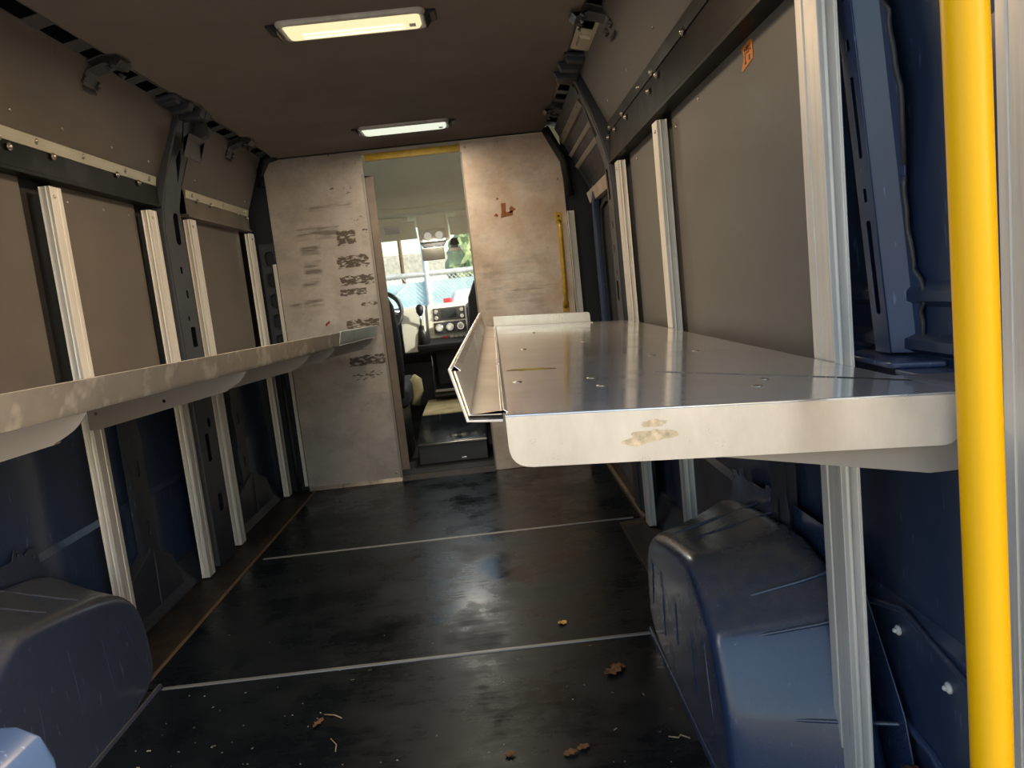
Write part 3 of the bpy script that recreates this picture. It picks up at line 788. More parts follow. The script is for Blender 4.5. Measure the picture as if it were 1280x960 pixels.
SCUFF = [(-.953, -.713, 1.565, 1.599, .7), (-1.039, -.799, 1.41, 1.48, .9), (-1.031, -.921, 1.326, 1.387, .8), (-1.023, -.926, 1.211, 1.299, 1), (-1.043, -.946, 1.151, 1.203, .8), (-1.049, -.939, 1.052, 1.088, 1), (-1.131, -1.06, 1.045, 1.09, .8), (-1.10, -.75, 1.34, 1.37, .4), (-.9, -.66, .5, .53, .4), (-1.1, -.95, .74, .76, .6)]
tl = thing('bulkhead_panel', 'tall aluminium bulkhead panel with rows of brown tape residue, beside the cab doorway', 'panel', (-.9, YP, 0.))
def xlL(z):
    if z < 1.79: return -1.168
    return -1.168 + .07 * (1 - math.sqrt(max(0, 1 - ((z - 1.79) / .07) ** 2)))
grid_panel('sheet', xlL, lambda z: -.628, .0, 1.86, YP, 54, 186, TAPE, SCUFF, 'bulk_L', tl)
e = MB().prism([(-.630, YP + .03), (-.583, YP + .03), (-.583, YP + .034), (-.626, YP + .034), (-.626, YP + .002), (-.630, YP + .002)], 2, .055, 1.725)
obj('door_jamb', e, plain('brown_grey_jamb', (.22, .175, .145), .45, .2), tl, bevel=.001)
e = MB().prism([(-.640, YP - .0025), (-.626, YP - .0025), (-.626, YP + .004), (-.640, YP + .004)], 2, .0, 1.735); obj('edge_strip', e, 'arm', tl, bevel=.001)
e = MB().prism([(YP - .016, .0), (YP + .0, .0), (YP + .0, .022), (YP - .012, .006)], 0, -1.165, -.63); obj('foot_flange', e, 'lip', tl)
e = MB().box(-1.190, -1.170, YP - .01, YP - .006, .03, 1.30); e.box(-1.174, -1.170, YP - .018, YP - .006, .03, 1.30); obj('side_angle', e, 'post', tl, bevel=.001)
for x, z in ((-1.115, 1.80), (-1.06, 1.845), (-.93, 1.848), (-.80, 1.852), (-.66, 1.80), (-.655, 1.84), (-.66, .05), (-1.10, .75)):
    obj('rivet', MB().dome((x, YP - .0015, z), 1, .007, -.003), 'screw', tl, smooth=True)
obj('red_mark', join(MB(), plate([(-.948, .932), (-.938, .930), (-.934, .940), (-.922, .944), (-.920, .956), (-.928, .958), (-.934, .950), (-.944, .946)], [], .0006, 1, YP - .0022)), plain('red_smear', (.35, .02, .02), .6), tl)

tr = thing('bulkhead_panel', 'orange-tinted aluminium bulkhead panel with arrow of brown tape, above the wide shelf', 'panel', (.2, YP, 0.))
def xrR(z): return .462 if z < 1.69 else .462 - (z - 1.69) * .44
grid_panel('sheet', lambda z: -.086, xrR, .0, 1.855, YP, 54, 186, [(.22, .30, .98, 1.0, .5), (.0, .07, 1.19, 1.2, .4)], [(-.05, .3, .9, 1.2, .35), (.1, .38, 1.0, 1.03, .8), (-.04, .2, 1.60, 1.63, .4)], 'bulk_R', tr)
e = MB().prism([(-.089, YP - .002), (-.080, YP - .002), (-.080, YP + .03), (-.089, YP + .03)], 2, .0, 1.80); obj('edge_strip', e, 'arm', tr, bevel=.001)
e = MB().box(.466, .505, YP - .012, YP - .008, .84, 1.42); e.box(.466, .470, YP - .03, YP - .008, .84, 1.42); obj('side_angle', e, 'post', tr, bevel=.001)
for x, z in ((-.06, 1.82), (.12, 1.83), (.36, 1.82), (.43, 1.60)):
    obj('rivet', MB().dome((x, YP - .0015, z), 1, .007, -.003), 'screw', tr, smooth=True)
e = MB()
for poly in ([(.103, 1.445), (.128, 1.445), (.132, 1.50), (.106, 1.50)], [(.098, 1.421), (.165, 1.430), (.168, 1.455), (.100, 1.445)], [(.150, 1.44), (.186, 1.46), (.160, 1.482), (.150, 1.47)], [(.077, 1.521), (.095, 1.523), (.09, 1.535)], [(.059, 1.438), (.078, 1.428), (.086, 1.436), (.075, 1.449)]):
    join(e, plate(poly, [], .0008, 1, YP - .0022))
obj('tape_scrap', e, 'tape', tr)

th = thing('door_header', 'aluminium header over the cab doorway with a worn yellow strip', 'header', (-.35, YP, 1.80))
obj('sheet', MB().box(-.628, -.086, YP - .001, YP + .004, 1.838, 1.862), 'bulk_L', th)
obj('yellow_strip', MB().prism([(YP - .006, 1.803), (YP + .03, 1.803), (YP + .03, 1.838), (YP - .004, 1.840)], 0, -.612, -.088), 'yellow_dull', th, bevel=.002)
m = MB().prism([(YP - .02, 1.858), (YP + .01, 1.858), (YP + .01, 1.90), (YP - .005, 1.90)], 0, mx(.39), .39)
struct(obj('trim_3', m, 'rubber', bevel=.003), 'black rubber trim between roof lining and bulkhead', 'trim')
# black corner trims
m = MB().tube([(-1.19, YP - .02, 1.72), (-1.18, YP - .02, 1.80), (-1.14, YP - .02, 1.86), (-1.08, YP - .02, 1.875)], .022, 8)
struct(obj('trim_4', m, 'rubber', smooth=True), 'black rounded trim round the corner of the tape-marked bulkhead panel', 'trim')
m = MB().tube([(.385, YP - .03, 1.87), (.42, YP - .03, 1.80), (.475, YP - .03, 1.69), (.49, YP - .03, 1.5)], .024, 8)
struct(obj('trim_5', m, 'rubber', smooth=True), 'black trim round the corner of the orange-tinted bulkhead panel', 'trim')

m = MB().box(XL - .08, -1.17, YP + .05, YP + .07, -.06, 2.0); m.box(.47, XR + .08, YP + .05, YP + .07, -.06, 2.0); m.box(-1.17, .47, YP + .05, YP + .07, 1.90, 2.0)
struct(obj('wall_front', m, 'void'), 'dark body frame round the aluminium bulkhead', 'wall')
# yellow grab handle on the right panel
h = thing('grab_bar', 'yellow metal grab handle on the edge of the orange-tinted bulkhead panel', 'handle', (.413, YP - .02, .88))
p = [(.416, YP - .004, 1.37), (.416, YP - .03, 1.345), (.416, YP - .035, 1.25), (.413, YP - .035, 1.05), (.411, YP - .035, .96), (.410, YP - .03, .92), (.409, YP - .004, .895)]
obj('bar', MB().tube(p, .013, 10), 'yellow_dull', h, smooth=True)
for z, x in ((1.39, .417), (.895, .410)):
    f_ = obj('mounting_foot', MB().box(x - .018, x + .018, YP - .007, YP - .002, z - .03, z + .03), 'yellow_dull', h, bevel=.004)
    obj('screw', MB().dome((x, YP - .007, z + .008), 1, .006, -.003), 'ink', f_, smooth=True)

# stamped bracket with ovals beside the left panel
holes = [slot(-1.212, z, .05, .075, .4) for z in (1.335, 1.215, 1.10, .985, .87)] + [slot(-1.20, z, .014, .014, .5) for z in (1.275, 1.158, 1.042)]
m = MB(); join(m, plate(rounded([(-1.262, .60), (-1.165, .60), (-1.165, 1.42), (-1.262, 1.42)], .01), holes, .004, 1, 4.243))
for z in (1.335, 1.215, 1.10, .985, .87):
    pts = slot(-1.212, z, .058, .083, .4)
    m.tube([(a, 4.239, b) for a, b in pts + pts[:1]], .003, 6, cap=False)
tag(obj('stamped_bracket', m, 'pillar', smooth=False), 'black steel bracket with a column of rounded holes beside the tape-marked panel', 'bracket')
m = MB().tube([(-1.215, YP - .05, .86), (-1.213, YP - .05, .5), (-1.212, YP - .05, .2), (-1.212, YP - .05, .02)], .014, 8)
tag(obj('rubber_hose', m, 'rubber', smooth=True), 'black upright rubber hose beside the tape-marked bulkhead panel, below the shelf', 'hose')

# ------------------------------------------------------------------ sliding door behind the pillar (right)
sd = thing('sliding_door', 'dark inside of the sliding door between the curved pillar and the bulkhead', 'door', (.62, 3.75, -.006))
def xin(z): return .615 if z < 1.45 else .615 - .19 * ((z - 1.45) / .43) ** 1.2
m = MB()
zs = [0.0, .5, .84, 1.2, 1.45, 1.55, 1.65, 1.75, 1.86]
m.loft([[(xin(z), 3.30, z), (xin(z), 4.18, z), (xin(z) + .01, 4.18, z), (xin(z) + .01, 3.30, z)] for z in zs])
obj('inner_panel', m, 'void', sd)
def rail_strip(z0, z1, ya, yb, mat, name, out=.012, dots=0):
    m = MB()
    m.prism([(xin(z0) - .002, z0), (xin(z0) - out, z0 + .004), (xin(z1) - out, z1 - .004), (xin(z1) - .002, z1)], 1, ya, yb)
    o = obj(name, m, mat, sd, bevel=.002)
    for i in range(dots):
        y = ya + (i + .5) * (yb - ya) / dots; zc = (z0 + z1) / 2
        obj('screw_hole', MB().dome((xin(zc) - out, y, zc), 0, .006, -.002), 'ink', o)
rail_strip(1.765, 1.80, 3.30, 4.15, 'grey_rail', 'header_rail', .014, 5)
rail_strip(1.695, 1.715, 3.30, 4.16, 'arm', 'runner', .01)
rail_strip(1.63, 1.655, 3.30, 4.16, 'arm', 'runner', .01)
rail_strip(1.435, 1.50, 3.42, 4.12, 'bulk_R', 'cross_bar', .03)
m = MB(); m.strip([(4.02, .60), (4.02, 1.25), (4.00, 1.42), (3.92, 1.52)], 0, .575, .612, .05)
obj('stile', m, 'blue_rib', sd, bevel=.008)
m = MB(); m.strip([(3.50, .30), (3.50, 1.25), (3.56, 1.38), (3.70, 1.40), (3.86, 1.38), (3.90, 1.25), (3.90, .30)], 0, .60, .612, .018)
obj('window_seal', m, 'rubber', sd, bevel=.003)
m = MB().strip([(3.36, .10), (3.36, 1.30), (3.34, 1.5)], 0, .585, .612, .03); obj('latch_stile', m, 'pillar', sd, bevel=.004)

# ------------------------------------------------------------------ ceiling lights
def ceiling_light(x0, x1, y0, y1, label, lens, core, tilt=0.):
    cx, cy = (x0 + x1) / 2, (y0 + y1) / 2; zt = ZC
    t = thing('ceiling_light', label, 'ceiling light', (cx, cy, zt), 'strip lights in the roof lining')
    def loopz(m, z, r): return [(a, b, z) for a, b in rounded([(x0 + m, y0 + m), (x1 - m, y0 + m), (x1 - m, y1 - m), (x0 + m, y1 - m)], r, 5)]
    f = MB().loft([loopz(0, zt + .004, .03), loopz(0, zt - .006, .03), loopz(.003, zt - .013, .029), loopz(.008, zt - .016, .026), loopz(.018, zt - .013, .020), loopz(.020, zt - .010, .020)], cap=False)
    obj('frame', f, 'lamp_frame', t, smooth=True)
    l = MB().loft([loopz(.019, zt - .010, .020), loopz(.024, zt - .019, .018), loopz(.036, zt - .023, .012)])
    o = obj('lens', l, lens, t)
    if core:
        for k in (.42, .62):
            yy = y0 + (y1 - y0) * k
            obj('light_strip', MB().box(x0 + .07, x1 - .07, yy - .007, yy + .007, zt - .026, zt - .0225), core, o, bevel=.002)
    for xx, s in ((x0, -1), (x1, 1)):
        b = MB().prism([(xx - s * .004, zt), (xx + s * .030, zt), (xx + s * .030, zt - .008), (xx + s * .012, zt - .012), (xx - s * .004, zt - .030)], 1, cy - .05, cy + .03)
        obj('end_clip', b, 'black', t, bevel=.002)
    w = MB().box(x1 - .055, x1 - .035, cy - .012, cy + .012, zt - .026, zt - .018)
    obj('switch', w, 'white_plastic', t, bevel=.002)
    return t
ceiling_light(-.555, -.105, 2.325, 2.475, 'bright warm yellow strip light in the roof lining, the one nearer the open rear', 'lamp_warm', 'lamp_core')
ceiling_light(-.565, -.115, 3.755, 3.915, 'pale neutral strip light in the roof lining, the one nearer the cab doorway', 'lamp_cool', None)
for x, y in ((-.02, 2.42), (.10, 2.40), (.02, 2.98), (-.62, 3.86), (-.05, 3.72)):
    pass

# ------------------------------------------------------------------ yellow pole
p = thing('grab_pole', 'bright yellow vertical grab pole at the rear opening', 'pole', (.432, .66, -.006))
obj('tube', MB().tube([(.436, .66, .0), (.434, .66, .6), (.429, .66, 1.2), (.418, .66, 1.86)], .0185, 28), 'yellow', p, smooth=True)
for z, d in ((-.006, .012), (1.868, .012)):
    fl = obj('mounting_flange', MB().disc((.436 if z < 1 else .428, .66, z), 2, .032, d, 24), 'yellow', p, bevel=.002)
    for a in range(4):
        obj('bolt', MB().dome(((.436 if z < 1 else .412) + .025 * math.cos(a * PI / 2 + .7), .66 + .025 * math.sin(a * PI / 2 + .7), z + (d if z < 1 else 0)), 2, .006, .004 if z < 1 else -.004), 'screw', fl, smooth=True)

# ------------------------------------------------------------------ orange sticker
s = thing('warning_sticker', 'small orange tag-shaped sticker with dark marks on the large grey board', 'sticker', (.5845, 1.605, 1.45))
XS = .5842
out = [(1.578, 1.442), (1.578, 1.478), (1.588, 1.482), (1.645, 1.477), (1.634, 1.468), (1.630, 1.458), (1.637, 1.448), (1.648, 1.436), (1.640, 1.432)]
obj('backing', plate(out, [], .001, 0, XS), 'orange', s)
k = MB()
def q(y0, y1, z0, z1): k.box(XS - .0012, XS - .0004, y0, y1, z0, z1)
q(1.620, 1.6225, 1.443, 1.470); q(1.617, 1.6255, 1.468, 1.4715); q(1.617, 1.6255, 1.4415, 1.445)
for y in (1.611, 1.602):
    q(y - .0035, y + .0035, 1.4715, 1.4735); q(y - .0035, y + .0035, 1.4600, 1.4620); q(y - .0035, y - .0018, 1.460, 1.4735); q(y + .0018, y + .0035, 1.4655, 1.4735)
q(1.590, 1.5915, 1.462, 1.474); q(1.586, 1.594, 1.4620, 1.4638)
q(1.598, 1.5995, 1.444, 1.454); q(1.592, 1.5995, 1.4525, 1.454); q(1.592, 1.5995, 1.448, 1.4495); q(1.592, 1.5995, 1.444, 1.4455)
obj('lettering', k, 'ink', s)

# ------------------------------------------------------------------ leaves and crumbs
def leaf(x, y, sx, sy, rot, label, mat, seed, z=0.0, curl=.35):
    bm = bmesh.new(); n, mrow = 10, 5; V = []
    for i in range(n + 1):
        u = i / n; row = []
        w = math.sin(PI * min(1, u * .93 + .04)) ** .7 * (1 + .35 * math.sin(u * 17 + seed))
        for j in range(mrow):
            v = (j / (mrow - 1) - .5) * 2
            px = (u - .5) * sx; py = v * w * sy / 2
            pz = .002 + curl * (abs(v) ** 1.6) * sy * .4 + .25 * sy * (.5 + .5 * math.sin(u * 6 + seed)) * .5 + .1 * sy * noise.noise(Vector((u * 4, v * 3, seed)))
            c_, s_ = math.cos(rot), math.sin(rot)
            row.append(bm.verts.new((x + px * c_ - py * s_, y + px * s_ + py * c_, z + max(.0008, pz))))
        V.append(row)
    for i in range(n):
        for j in range(mrow - 1): bm.faces.new((V[i][j], V[i + 1][j], V[i + 1][j + 1], V[i][j + 1]))
    o = obj('dry_leaf', bm, mat, None, smooth=True)
    sm = o.modifiers.new('solid', 'SOLIDIFY'); sm.thickness = .0008
    return tag(o, label, 'leaf', 'dead leaves on the floor')
leaf(.105, 2.165, .028, .026, .4, 'small yellow leaf lying alone on the middle floor mat', 'leaf_yellow', 1, curl=.15)
leaf(.210, 1.845, .055, .034, .5, 'curled brown leaf nearest the scuffed blue wheel arch', 'leaf_brown', 2)
leaf(.226, 1.868, .040, .022, -.3, 'shred of brown leaf touching the curled brown leaf by the wheel arch', 'leaf_brown', 5)
leaf(-.072, 1.545, .024, .018, .2, 'small brown leaf bit at the lower edge, near the middle of the floor', 'leaf_brown', 3)
leaf(.062, 1.525, .034, .020, .2, 'brown leaf piece at the lower edge, the flatter of an adjoining pair', 'leaf_brown', 4)
leaf(.092, 1.540, .032, .018, .5, 'brown leaf piece at the lower edge, closer to the wheel arch of an adjoining pair', 'leaf_brown', 6)
leaf(-.552, 1.765, .042, .016, 1.2, 'narrow brown leaf beside a straw, far from the wheel arches', 'leaf_brown', 7)
for (x, y, z, s, r_, l) in ((.598, 1.19, .02, 7, .5, 'brown curled leaf topmost in the clump on the sill by the broad post'), (.612, 1.155, .006, 8, 1.6, 'brown leaf in the clump by the broad post, nearest the yellow pole'), (.575, 1.165, .0, 9, 2.4, 'brown leaf low in the clump by the broad post')):
    pass
def clump(x, y, z, sz, rot, label, seed): return leaf(x, y, sz, sz * .6, rot, label, 'leaf_brown', seed, z, .5)
led = MB().prism(rounded([(.575, 1.02), (.644, 1.02), (.644, 1.15), (.575, 1.15)], .01), 2, -.006, .15)
tag(obj('sill_block', led, 'blue', bevel=.008), 'dark blue sill block holding a clump of dead leaves, behind the broad post', 'sill block')
clump(.610, 1.135, .151, .05, .5, 'curled dead leaf topmost in the clump on the sill block', 11)
clump(.622, 1.095, .151, .045, 1.7, 'curled dead leaf in the sill block clump, nearest the yellow pole', 12)
clump(.596, 1.10, .151, .04, 2.6, 'curled dead leaf at the aisle edge of the sill block clump', 13)
def twig(pts, label, r=.0016):
    t = MB().tube(pts, r, 6); tag(obj('straw_twig', t, 'straw', smooth=True), label, 'twig', 'straws and twigs on the floor')
twig([(-.545, 1.80, .003), (-.515, 1.79, .004), (-.495, 1.775, .002)], 'pale straw lying beside the narrow brown leaf')
twig([(-.505, 1.69, .002), (-.485, 1.66, .004), (-.482, 1.635, .002)], 'thin straw near the lower edge of the floor, below the narrow leaf')
twig([(.285, 1.545, .002), (.305, 1.532, .005), (.312, 1.545, .003), (.33, 1.53, .002)], 'bent twig at the lower edge beside the scuffed wheel arch')
cr_ = MB()
for i in range(110):
    y = 1.42 + abs(rnd.gauss(0, .35)); x = rnd.uniform(-1.05, .33)
    if rnd.random() < .55: x = rnd.uniform(-1.0, -.45)
    if y > 2.9: continue
    a = rnd.uniform(0, PI); l = rnd.uniform(.001, .0032); w = rnd.uniform(.0006, .0016)
    if rnd.random() < .15: l *= 2
    dx, dy = math.cos(a) * l, math.sin(a) * l; ex, ey = -math.sin(a) * w, math.cos(a) * w
    cr_.loft([[(x - dx - ex, y - dy - ey, .0002), (x + dx - ex, y + dy - ey, .0002), (x + dx + ex, y + dy + ey, .0002), (x - dx + ex, y - dy + ey, .0002)],
              [(x - dx * .7 - ex * .6, y - dy * .7 - ey * .6, .001), (x + dx * .7 - ex * .6, y + dy * .7 - ey * .6, .0015), (x + dx * .7 + ex * .6, y + dy * .7 + ey * .6, .001), (x - dx * .7 + ex * .6, y - dy * .7 + ey * .6, .0008)]])
tag(obj('floor_crumbs', cr_, 'crumb'), 'scattered pale crumbs and grit on the black floor', 'crumbs', None, 'stuff')

# ------------------------------------------------------------------ cab
def cab():
    XA, XB = XL, XR
    # floor slab, low box, side walls with window openings, roof
    struct(obj('floor_cab', MB().box(XA, XB, YP + .16, 5.95, -.06, -.006), 'dash_dark'), 'dark cab floor beyond the doorway', 'floor')
    b = thing('step_box', 'glossy black box on the cab floor in the doorway', 'box', (-.36, 4.78, -.006))
    gl = NT('glossy_black_lid'); gl.col((.012, .014, .017)); gl.set('Roughness', gl.rng(gl.noise((1, 1, 1), 3, .5, 4.0), .4, .6, .03, .22))
    obj('body', MB().prism([(4.58, -.006), (5.03, -.006), (5.03, .212), (4.60, .115)], 0, -.565, -.13), 'black', b, bevel=.006)
    obj('lid', MB().prism([(4.575, .110), (5.04, .214), (5.04, .233), (4.59, .130)], 0, -.57, -.125), gl.m, b, bevel=.006)
    obj('latch', MB().box(-.30, -.265, 4.575, 4.582, .01, .022), 'chrome', b, bevel=.002)
    m = MB().prism([(5.05, -.006), (5.62, -.006), (5.62, .26), (5.35, .25), (5.08, .235)], 0, -.57, -.165)
    tag(obj('cab_mat', m, 'mat_beige', bevel=.01), 'beige rubber mat on the raised cab floor behind the black box', 'mat')
    for nm, x0, x1, lab in (('wall_cab_left', XA - .06, XA, 'cab door on the steering wheel side'), ('wall_cab_right', XB, XB + .06, 'cab door on the passenger side')):
        w = MB(); w.box(x0, x1, YP + .2, 6.25, -.06, .98); w.box(x0, x1, YP + .2, 4.55, .98, 2.0)
        w.prism([(4.55, 1.52), (5.55, 1.52), (5.3, 1.75), (5.0, 2.0), (4.55, 2.0)], 0, x0, x1)
        w.prism([(5.45, 1.52), (5.55, 1.56), (6.3, .98), (6.15, .98)], 0, x0, x1)
        struct(obj(nm, w, 'cream'), lab, 'cab door')
    struct(obj('wall_firewall', MB().box(XA, XB, 5.93, 5.99, -.06, .90), 'dash_dark'), 'dark firewall under the dashboard', 'wall')
    # roof and headliner
    h = thing('headliner', 'cream cab headliner with overhead shelf edge above the windscreen', 'headliner', (CX, 4.9, 1.6))
    m = MB().strip([(4.25, 1.955), (4.55, 1.95), (4.85, 1.90), (5.05, 1.80), (5.14, 1.70), (5.18, 1.64)], 0, XA + .01, XB - .01, .02)
    obj('roof_lining', m, 'cream', h, smooth=False, bevel=.004)
    m = MB()
    rr = []
    for i in range(25):
        x = XA + .01 + (XB - XA - .02) * i / 24; wv = .012 * math.sin((x + .30) * 9)
        rr.append([(x, 5.17, 1.645 + wv), (x, 5.155, 1.615 + wv), (x, 5.20, 1.600 + wv * .5), (x, 5.36, 1.585), (x, 5.50, 1.535), (x, 5.52, 1.56), (x, 5.36, 1.62), (x, 5.22, 1.66)])
    m.loft(rr); obj('shelf_edge', m, 'cream', h, smooth=False, bevel=.004)
    struct(obj('roof_cab', MB().prism([(4.4, 2.0), (5.0, 1.98), (5.5, 1.62), (5.56, 1.56), (5.6, 1.60), (5.04, 2.04), (4.4, 2.05)], 0, XA - .06, XB + .06), 'roof_out'), 'blue cab roof', 'roof')
    c = thing('overhead_console', 'cream overhead console with two round reading lamps above the mirror', 'console', (-.36, 5.33, 1.40))
    obj('body', MB().prism([(5.24, 1.60), (5.30, 1.49), (5.34, 1.41), (5.50, 1.43), (5.50, 1.58)], 0, -.465, -.255), 'cream', c, bevel=.012)
    obj('lamp_panel', MB().prism([(5.288, 1.492), (5.330, 1.412), (5.338, 1.414), (5.296, 1.496)], 0, -.445, -.275), 'grey_trim', c, bevel=.004)
    for x in (-.40, -.32):
        obj('reading_lamp', MB().tube([(x, 5.305, 1.452), (x, 5.296, 1.449)], .026, 16), M['reading'], c, bevel=.003)
    for x0, x1, lab in ((-.95, -.475, 'cream sun visor folded up on the steering wheel side'), (-.245, .25, 'cream sun visor folded up on the passenger side')):
        v = thing('sun_visor', lab, 'sun visor', ((x0 + x1) / 2, 5.34, 1.44), 'cab sun visors')
        obj('flap', MB().prism([(5.25, 1.555), (5.262, 1.562), (5.35, 1.455), (5.342, 1.443), (5.33, 1.447)], 0, x0, x1), 'cream', v, bevel=.006)
        obj('hinge_mount', MB().box(x0 + .05, x1 - .05, 5.262, 5.285, 1.545, 1.605), 'cream', v, bevel=.003)
        obj('label_patch', MB().prism([(5.2605, 1.532), (5.2615, 1.533), (5.298, 1.490), (5.297, 1.489)], 0, x0 + .26 if x0 < -.5 else x0 + .2, x0 + .36 if x0 < -.5 else x0 + .28), 'white_plastic', v)
    mi = thing('rear_view_mirror', 'grey rectangular rear-view display hanging below the overhead console', 'mirror', (-.375, 5.30, 1.28))
    obj('housing', MB().prism(rounded([(-.452, 1.283), (-.298, 1.283), (-.298, 1.370), (-.452, 1.370)], .008), 1, 5.295, 5.32), 'mirror_back', mi, bevel=.003)
    obj('stalk', MB().tube([(-.365, 5.32, 1.34), (-.36, 5.36, 1.375), (-.36, 5.37, 1.415)], .014, 10), 'black', mi, smooth=True)
    obj('clamp', MB().prism([(-.44, 1.375), (-.30, 1.375), (-.275, 1.415), (-.465, 1.415)], 1, 5.345, 5.375), 'black', mi, bevel=.004)
    dc = thing('dash_camera', 'small black camera fixed to the windscreen beside the mirror', 'camera', (-.225, 5.42, 1.34))
    obj('body', MB().box(-.25, -.20, 5.40, 5.44, 1.345, 1.385), 'black', dc, bevel=.005)
    obj('mount', MB().prism([(-.262, 1.385), (-.188, 1.385), (-.205, 1.43), (-.245, 1.43)], 1, 5.43, 5.455), 'black', dc, bevel=.003)
    obj('screen', MB().prism([(-.275, 1.335), (-.175, 1.335), (-.195, 1.358), (-.25, 1.358)], 1, 5.385, 5.40), 'mirror_back', dc, bevel=.002)
    # windscreen and side windows
    w = MB().prism([(5.53, 1.555), (5.536, 1.558), (6.20, .985), (6.194, .98)], 0, XA + .02, XB - .02)
    struct(obj('window_1', w, 'glass'), 'cab windscreen', 'windscreen')
    for nm, x, lab in (('window_2', XA - .03, 'cab side window on the steering wheel side'), ('window_3', XB + .03, 'cab side window on the passenger side')):
        w = MB().prism([(4.55, .98), (6.1, .98), (5.5, 1.52), (4.55, 1.52)], 0, x - .002, x + .002)
        struct(obj(nm, w, 'glass'), lab, 'window')
    # dashboard
    d = thing('dashboard', 'cab dashboard with pale centre stack, radio and three round knobs', 'dashboard', (CX, 5.7, .2))
    m = MB().prism([(5.50, .62), (5.46, .80), (5.52, .93), (5.62, .965), (5.90, .97), (6.2, .95), (6.2, .2), (5.75, .2), (5.70, .55)], 0, XA + .02, -.50); obj('left_body', m, 'dash_dark', d, bevel=.015)
    m = MB().prism([(5.50, .55), (5.46, .80), (5.52, .93), (5.62, .95), (5.90, .96), (6.2, .95), (6.2, .2), (5.75, .2), (5.70, .45)], 0, -.20, XB - .02); obj('right_body', m, 'dash_dark', d, bevel=.015)
    m = MB().prism([(5.60, .72), (5.58, .80), (5.64, .945), (5.70, .975), (5.90, .97), (6.2, .95), (6.2, .65), (5.75, .65)], 0, -.50, -.20); obj('centre_stack', m, 'grey_trim', d, bevel=.01)
    # cream facing left of the stack
    m = MB().prism([(5.45, .64), (5.43, .80), (5.50, .955), (5.60, .975), (5.56, .66)], 0, -.68, -.505); obj('left_facing', m, 'grey_trim', d, bevel=.008)
    # radio
    def face(z): return 5.58 + (z - .80) * .06 / .145
    def on(z, e): return face(z) - e
    def slab(x0, x1, z0, z1, e0, e1): 
        return MB().loft([[(x0, on(z0, e0), z0), (x1, on(z0, e0), z0), (x1, on(z0, e1), z0), (x0, on(z0, e1), z0)], [(x0, on(z1, e0), z1), (x1, on(z1, e0), z1), (x1, on(z1, e1), z1), (x0, on(z1, e1), z1)]])
    r_ = obj('radio', slab(-.455, -.215, .848, .940, -.01, .010), 'black', d, bevel=.003)
    obj('radio_screen', slab(-.395, -.275, .862, .930, .010, .0125), 'screen', r_)
    for x in (-.432, -.238):
        for z in (.868, .915): obj('radio_button', MB().tube([(x, on(z, .008), z), (x, on(z, .020), z)], .016, 14), 'chrome', r_, bevel=.002)
    obj('climate_panel', slab(-.455, -.215, .755, .835, -.01, .006), 'dash_dark', d, bevel=.003)
    for x in (-.415, -.335, -.255):
        k = obj('climate_knob', MB().tube([(x, on(.795, .004), .795), (x, on(.795, .03), .795)], .030, 18), 'chrome', d, bevel=.004)
        obj('knob_cap', MB().tube([(x, on(.795, .028), .795), (x, on(.795, .034), .795)], .018, 14), 'white_plastic', k)
    for i, x in enumerate((-.375, -.33, -.295, -.26, -.225)):
        obj('hazard_button' if i == 0 else 'switch_button', MB().box(x - (.024 if i == 0 else .014), x + .014, 5.583, 5.60, .700, .728), 'red' if i == 0 else 'white_plastic', d, bevel=.003)
    obj('console_top', MB().prism([(5.42, .665), (5.40, .69), (5.58, .715), (5.62, .70), (5.62, .64), (5.46, .63)], 0, -.58, -.19), 'dash_dark', d, bevel=.01)
    m = MB(); m.box(-.50, -.49, 5.50, 5.9, .27, .66); m.box(-.20, -.19, 5.50, 5.9, .27, .66); m.box(-.50, -.19, 5.88, 5.9, .27, .66)
    m.prism([(5.47, .30), (5.50, .34), (5.9, .34), (5.9, .28), (5.50, .28)], 0, -.50, -.19)
    obj('storage_cubby', m, 'dash_dark', d, bevel=.008)
    obj('cubby_lip', MB().prism([(5.455, .335), (5.475, .350), (5.49, .345), (5.475, .325)], 0, -.49, -.19), 'arm', d, bevel=.004)
    g = thing('gear_lever', 'black gear lever with chrome detail on the dashboard', 'gear lever', (-.535, 5.45, .66))
    obj('gaiter', MB().tube([(-.535, 5.47, .70), (-.535, 5.45, .78), (-.535, 5.44, .83)], [.05, .035, .016], 14), 'black', g, smooth=True)
    obj('stick', MB().tube([(-.535, 5.44, .82), (-.53, 5.41, .92)], .009, 10), 'chrome', g, smooth=True)
    obj('knob', MB().tube([(-.53, 5.412, .905), (-.529, 5.405, .93), (-.528, 5.398, .965), (-.528, 5.394, .985)], [.012, .026, .028, .012], 14), 'black', g, smooth=True)
    # steering wheel
    s = thing('steering_wheel', 'black steering wheel partly hidden behind the seat and panel', 'steering wheel', (-.83, 5.22, .93))
    ctr = Vector((-.83, 5.20, .95)); ax = Vector((0, -.80, .60)).normalized(); u = Vector((1, 0, 0)); v = ax.cross(u)
    ring = [ctr + (u * math.cos(2 * PI * i / 40) + v * math.sin(2 * PI * i / 40)) * .195 for i in range(41)]
    obj('rim', MB().tube(ring, .016, 10, cap=False), 'black', s, smooth=True)
    obj('hub', MB().tube([ctr - ax * .03, ctr + ax * .012, ctr + ax * .02], [.05, .065, .045], 20), 'dash_dark', s, smooth=True)
    for a in (0, PI, -PI / 2 - .25, -PI / 2 + .25):
        dr = u * math.cos(a) + v * math.sin(a); obj('spoke', MB().tube([ctr + dr * .04, ctr + dr * .19], .014, 8), 'chrome', s, smooth=True)
    obj('column', MB().tube([ctr - ax * .02, ctr - ax * .35], [.035, .06], 14), 'dash_dark', s, smooth=True)
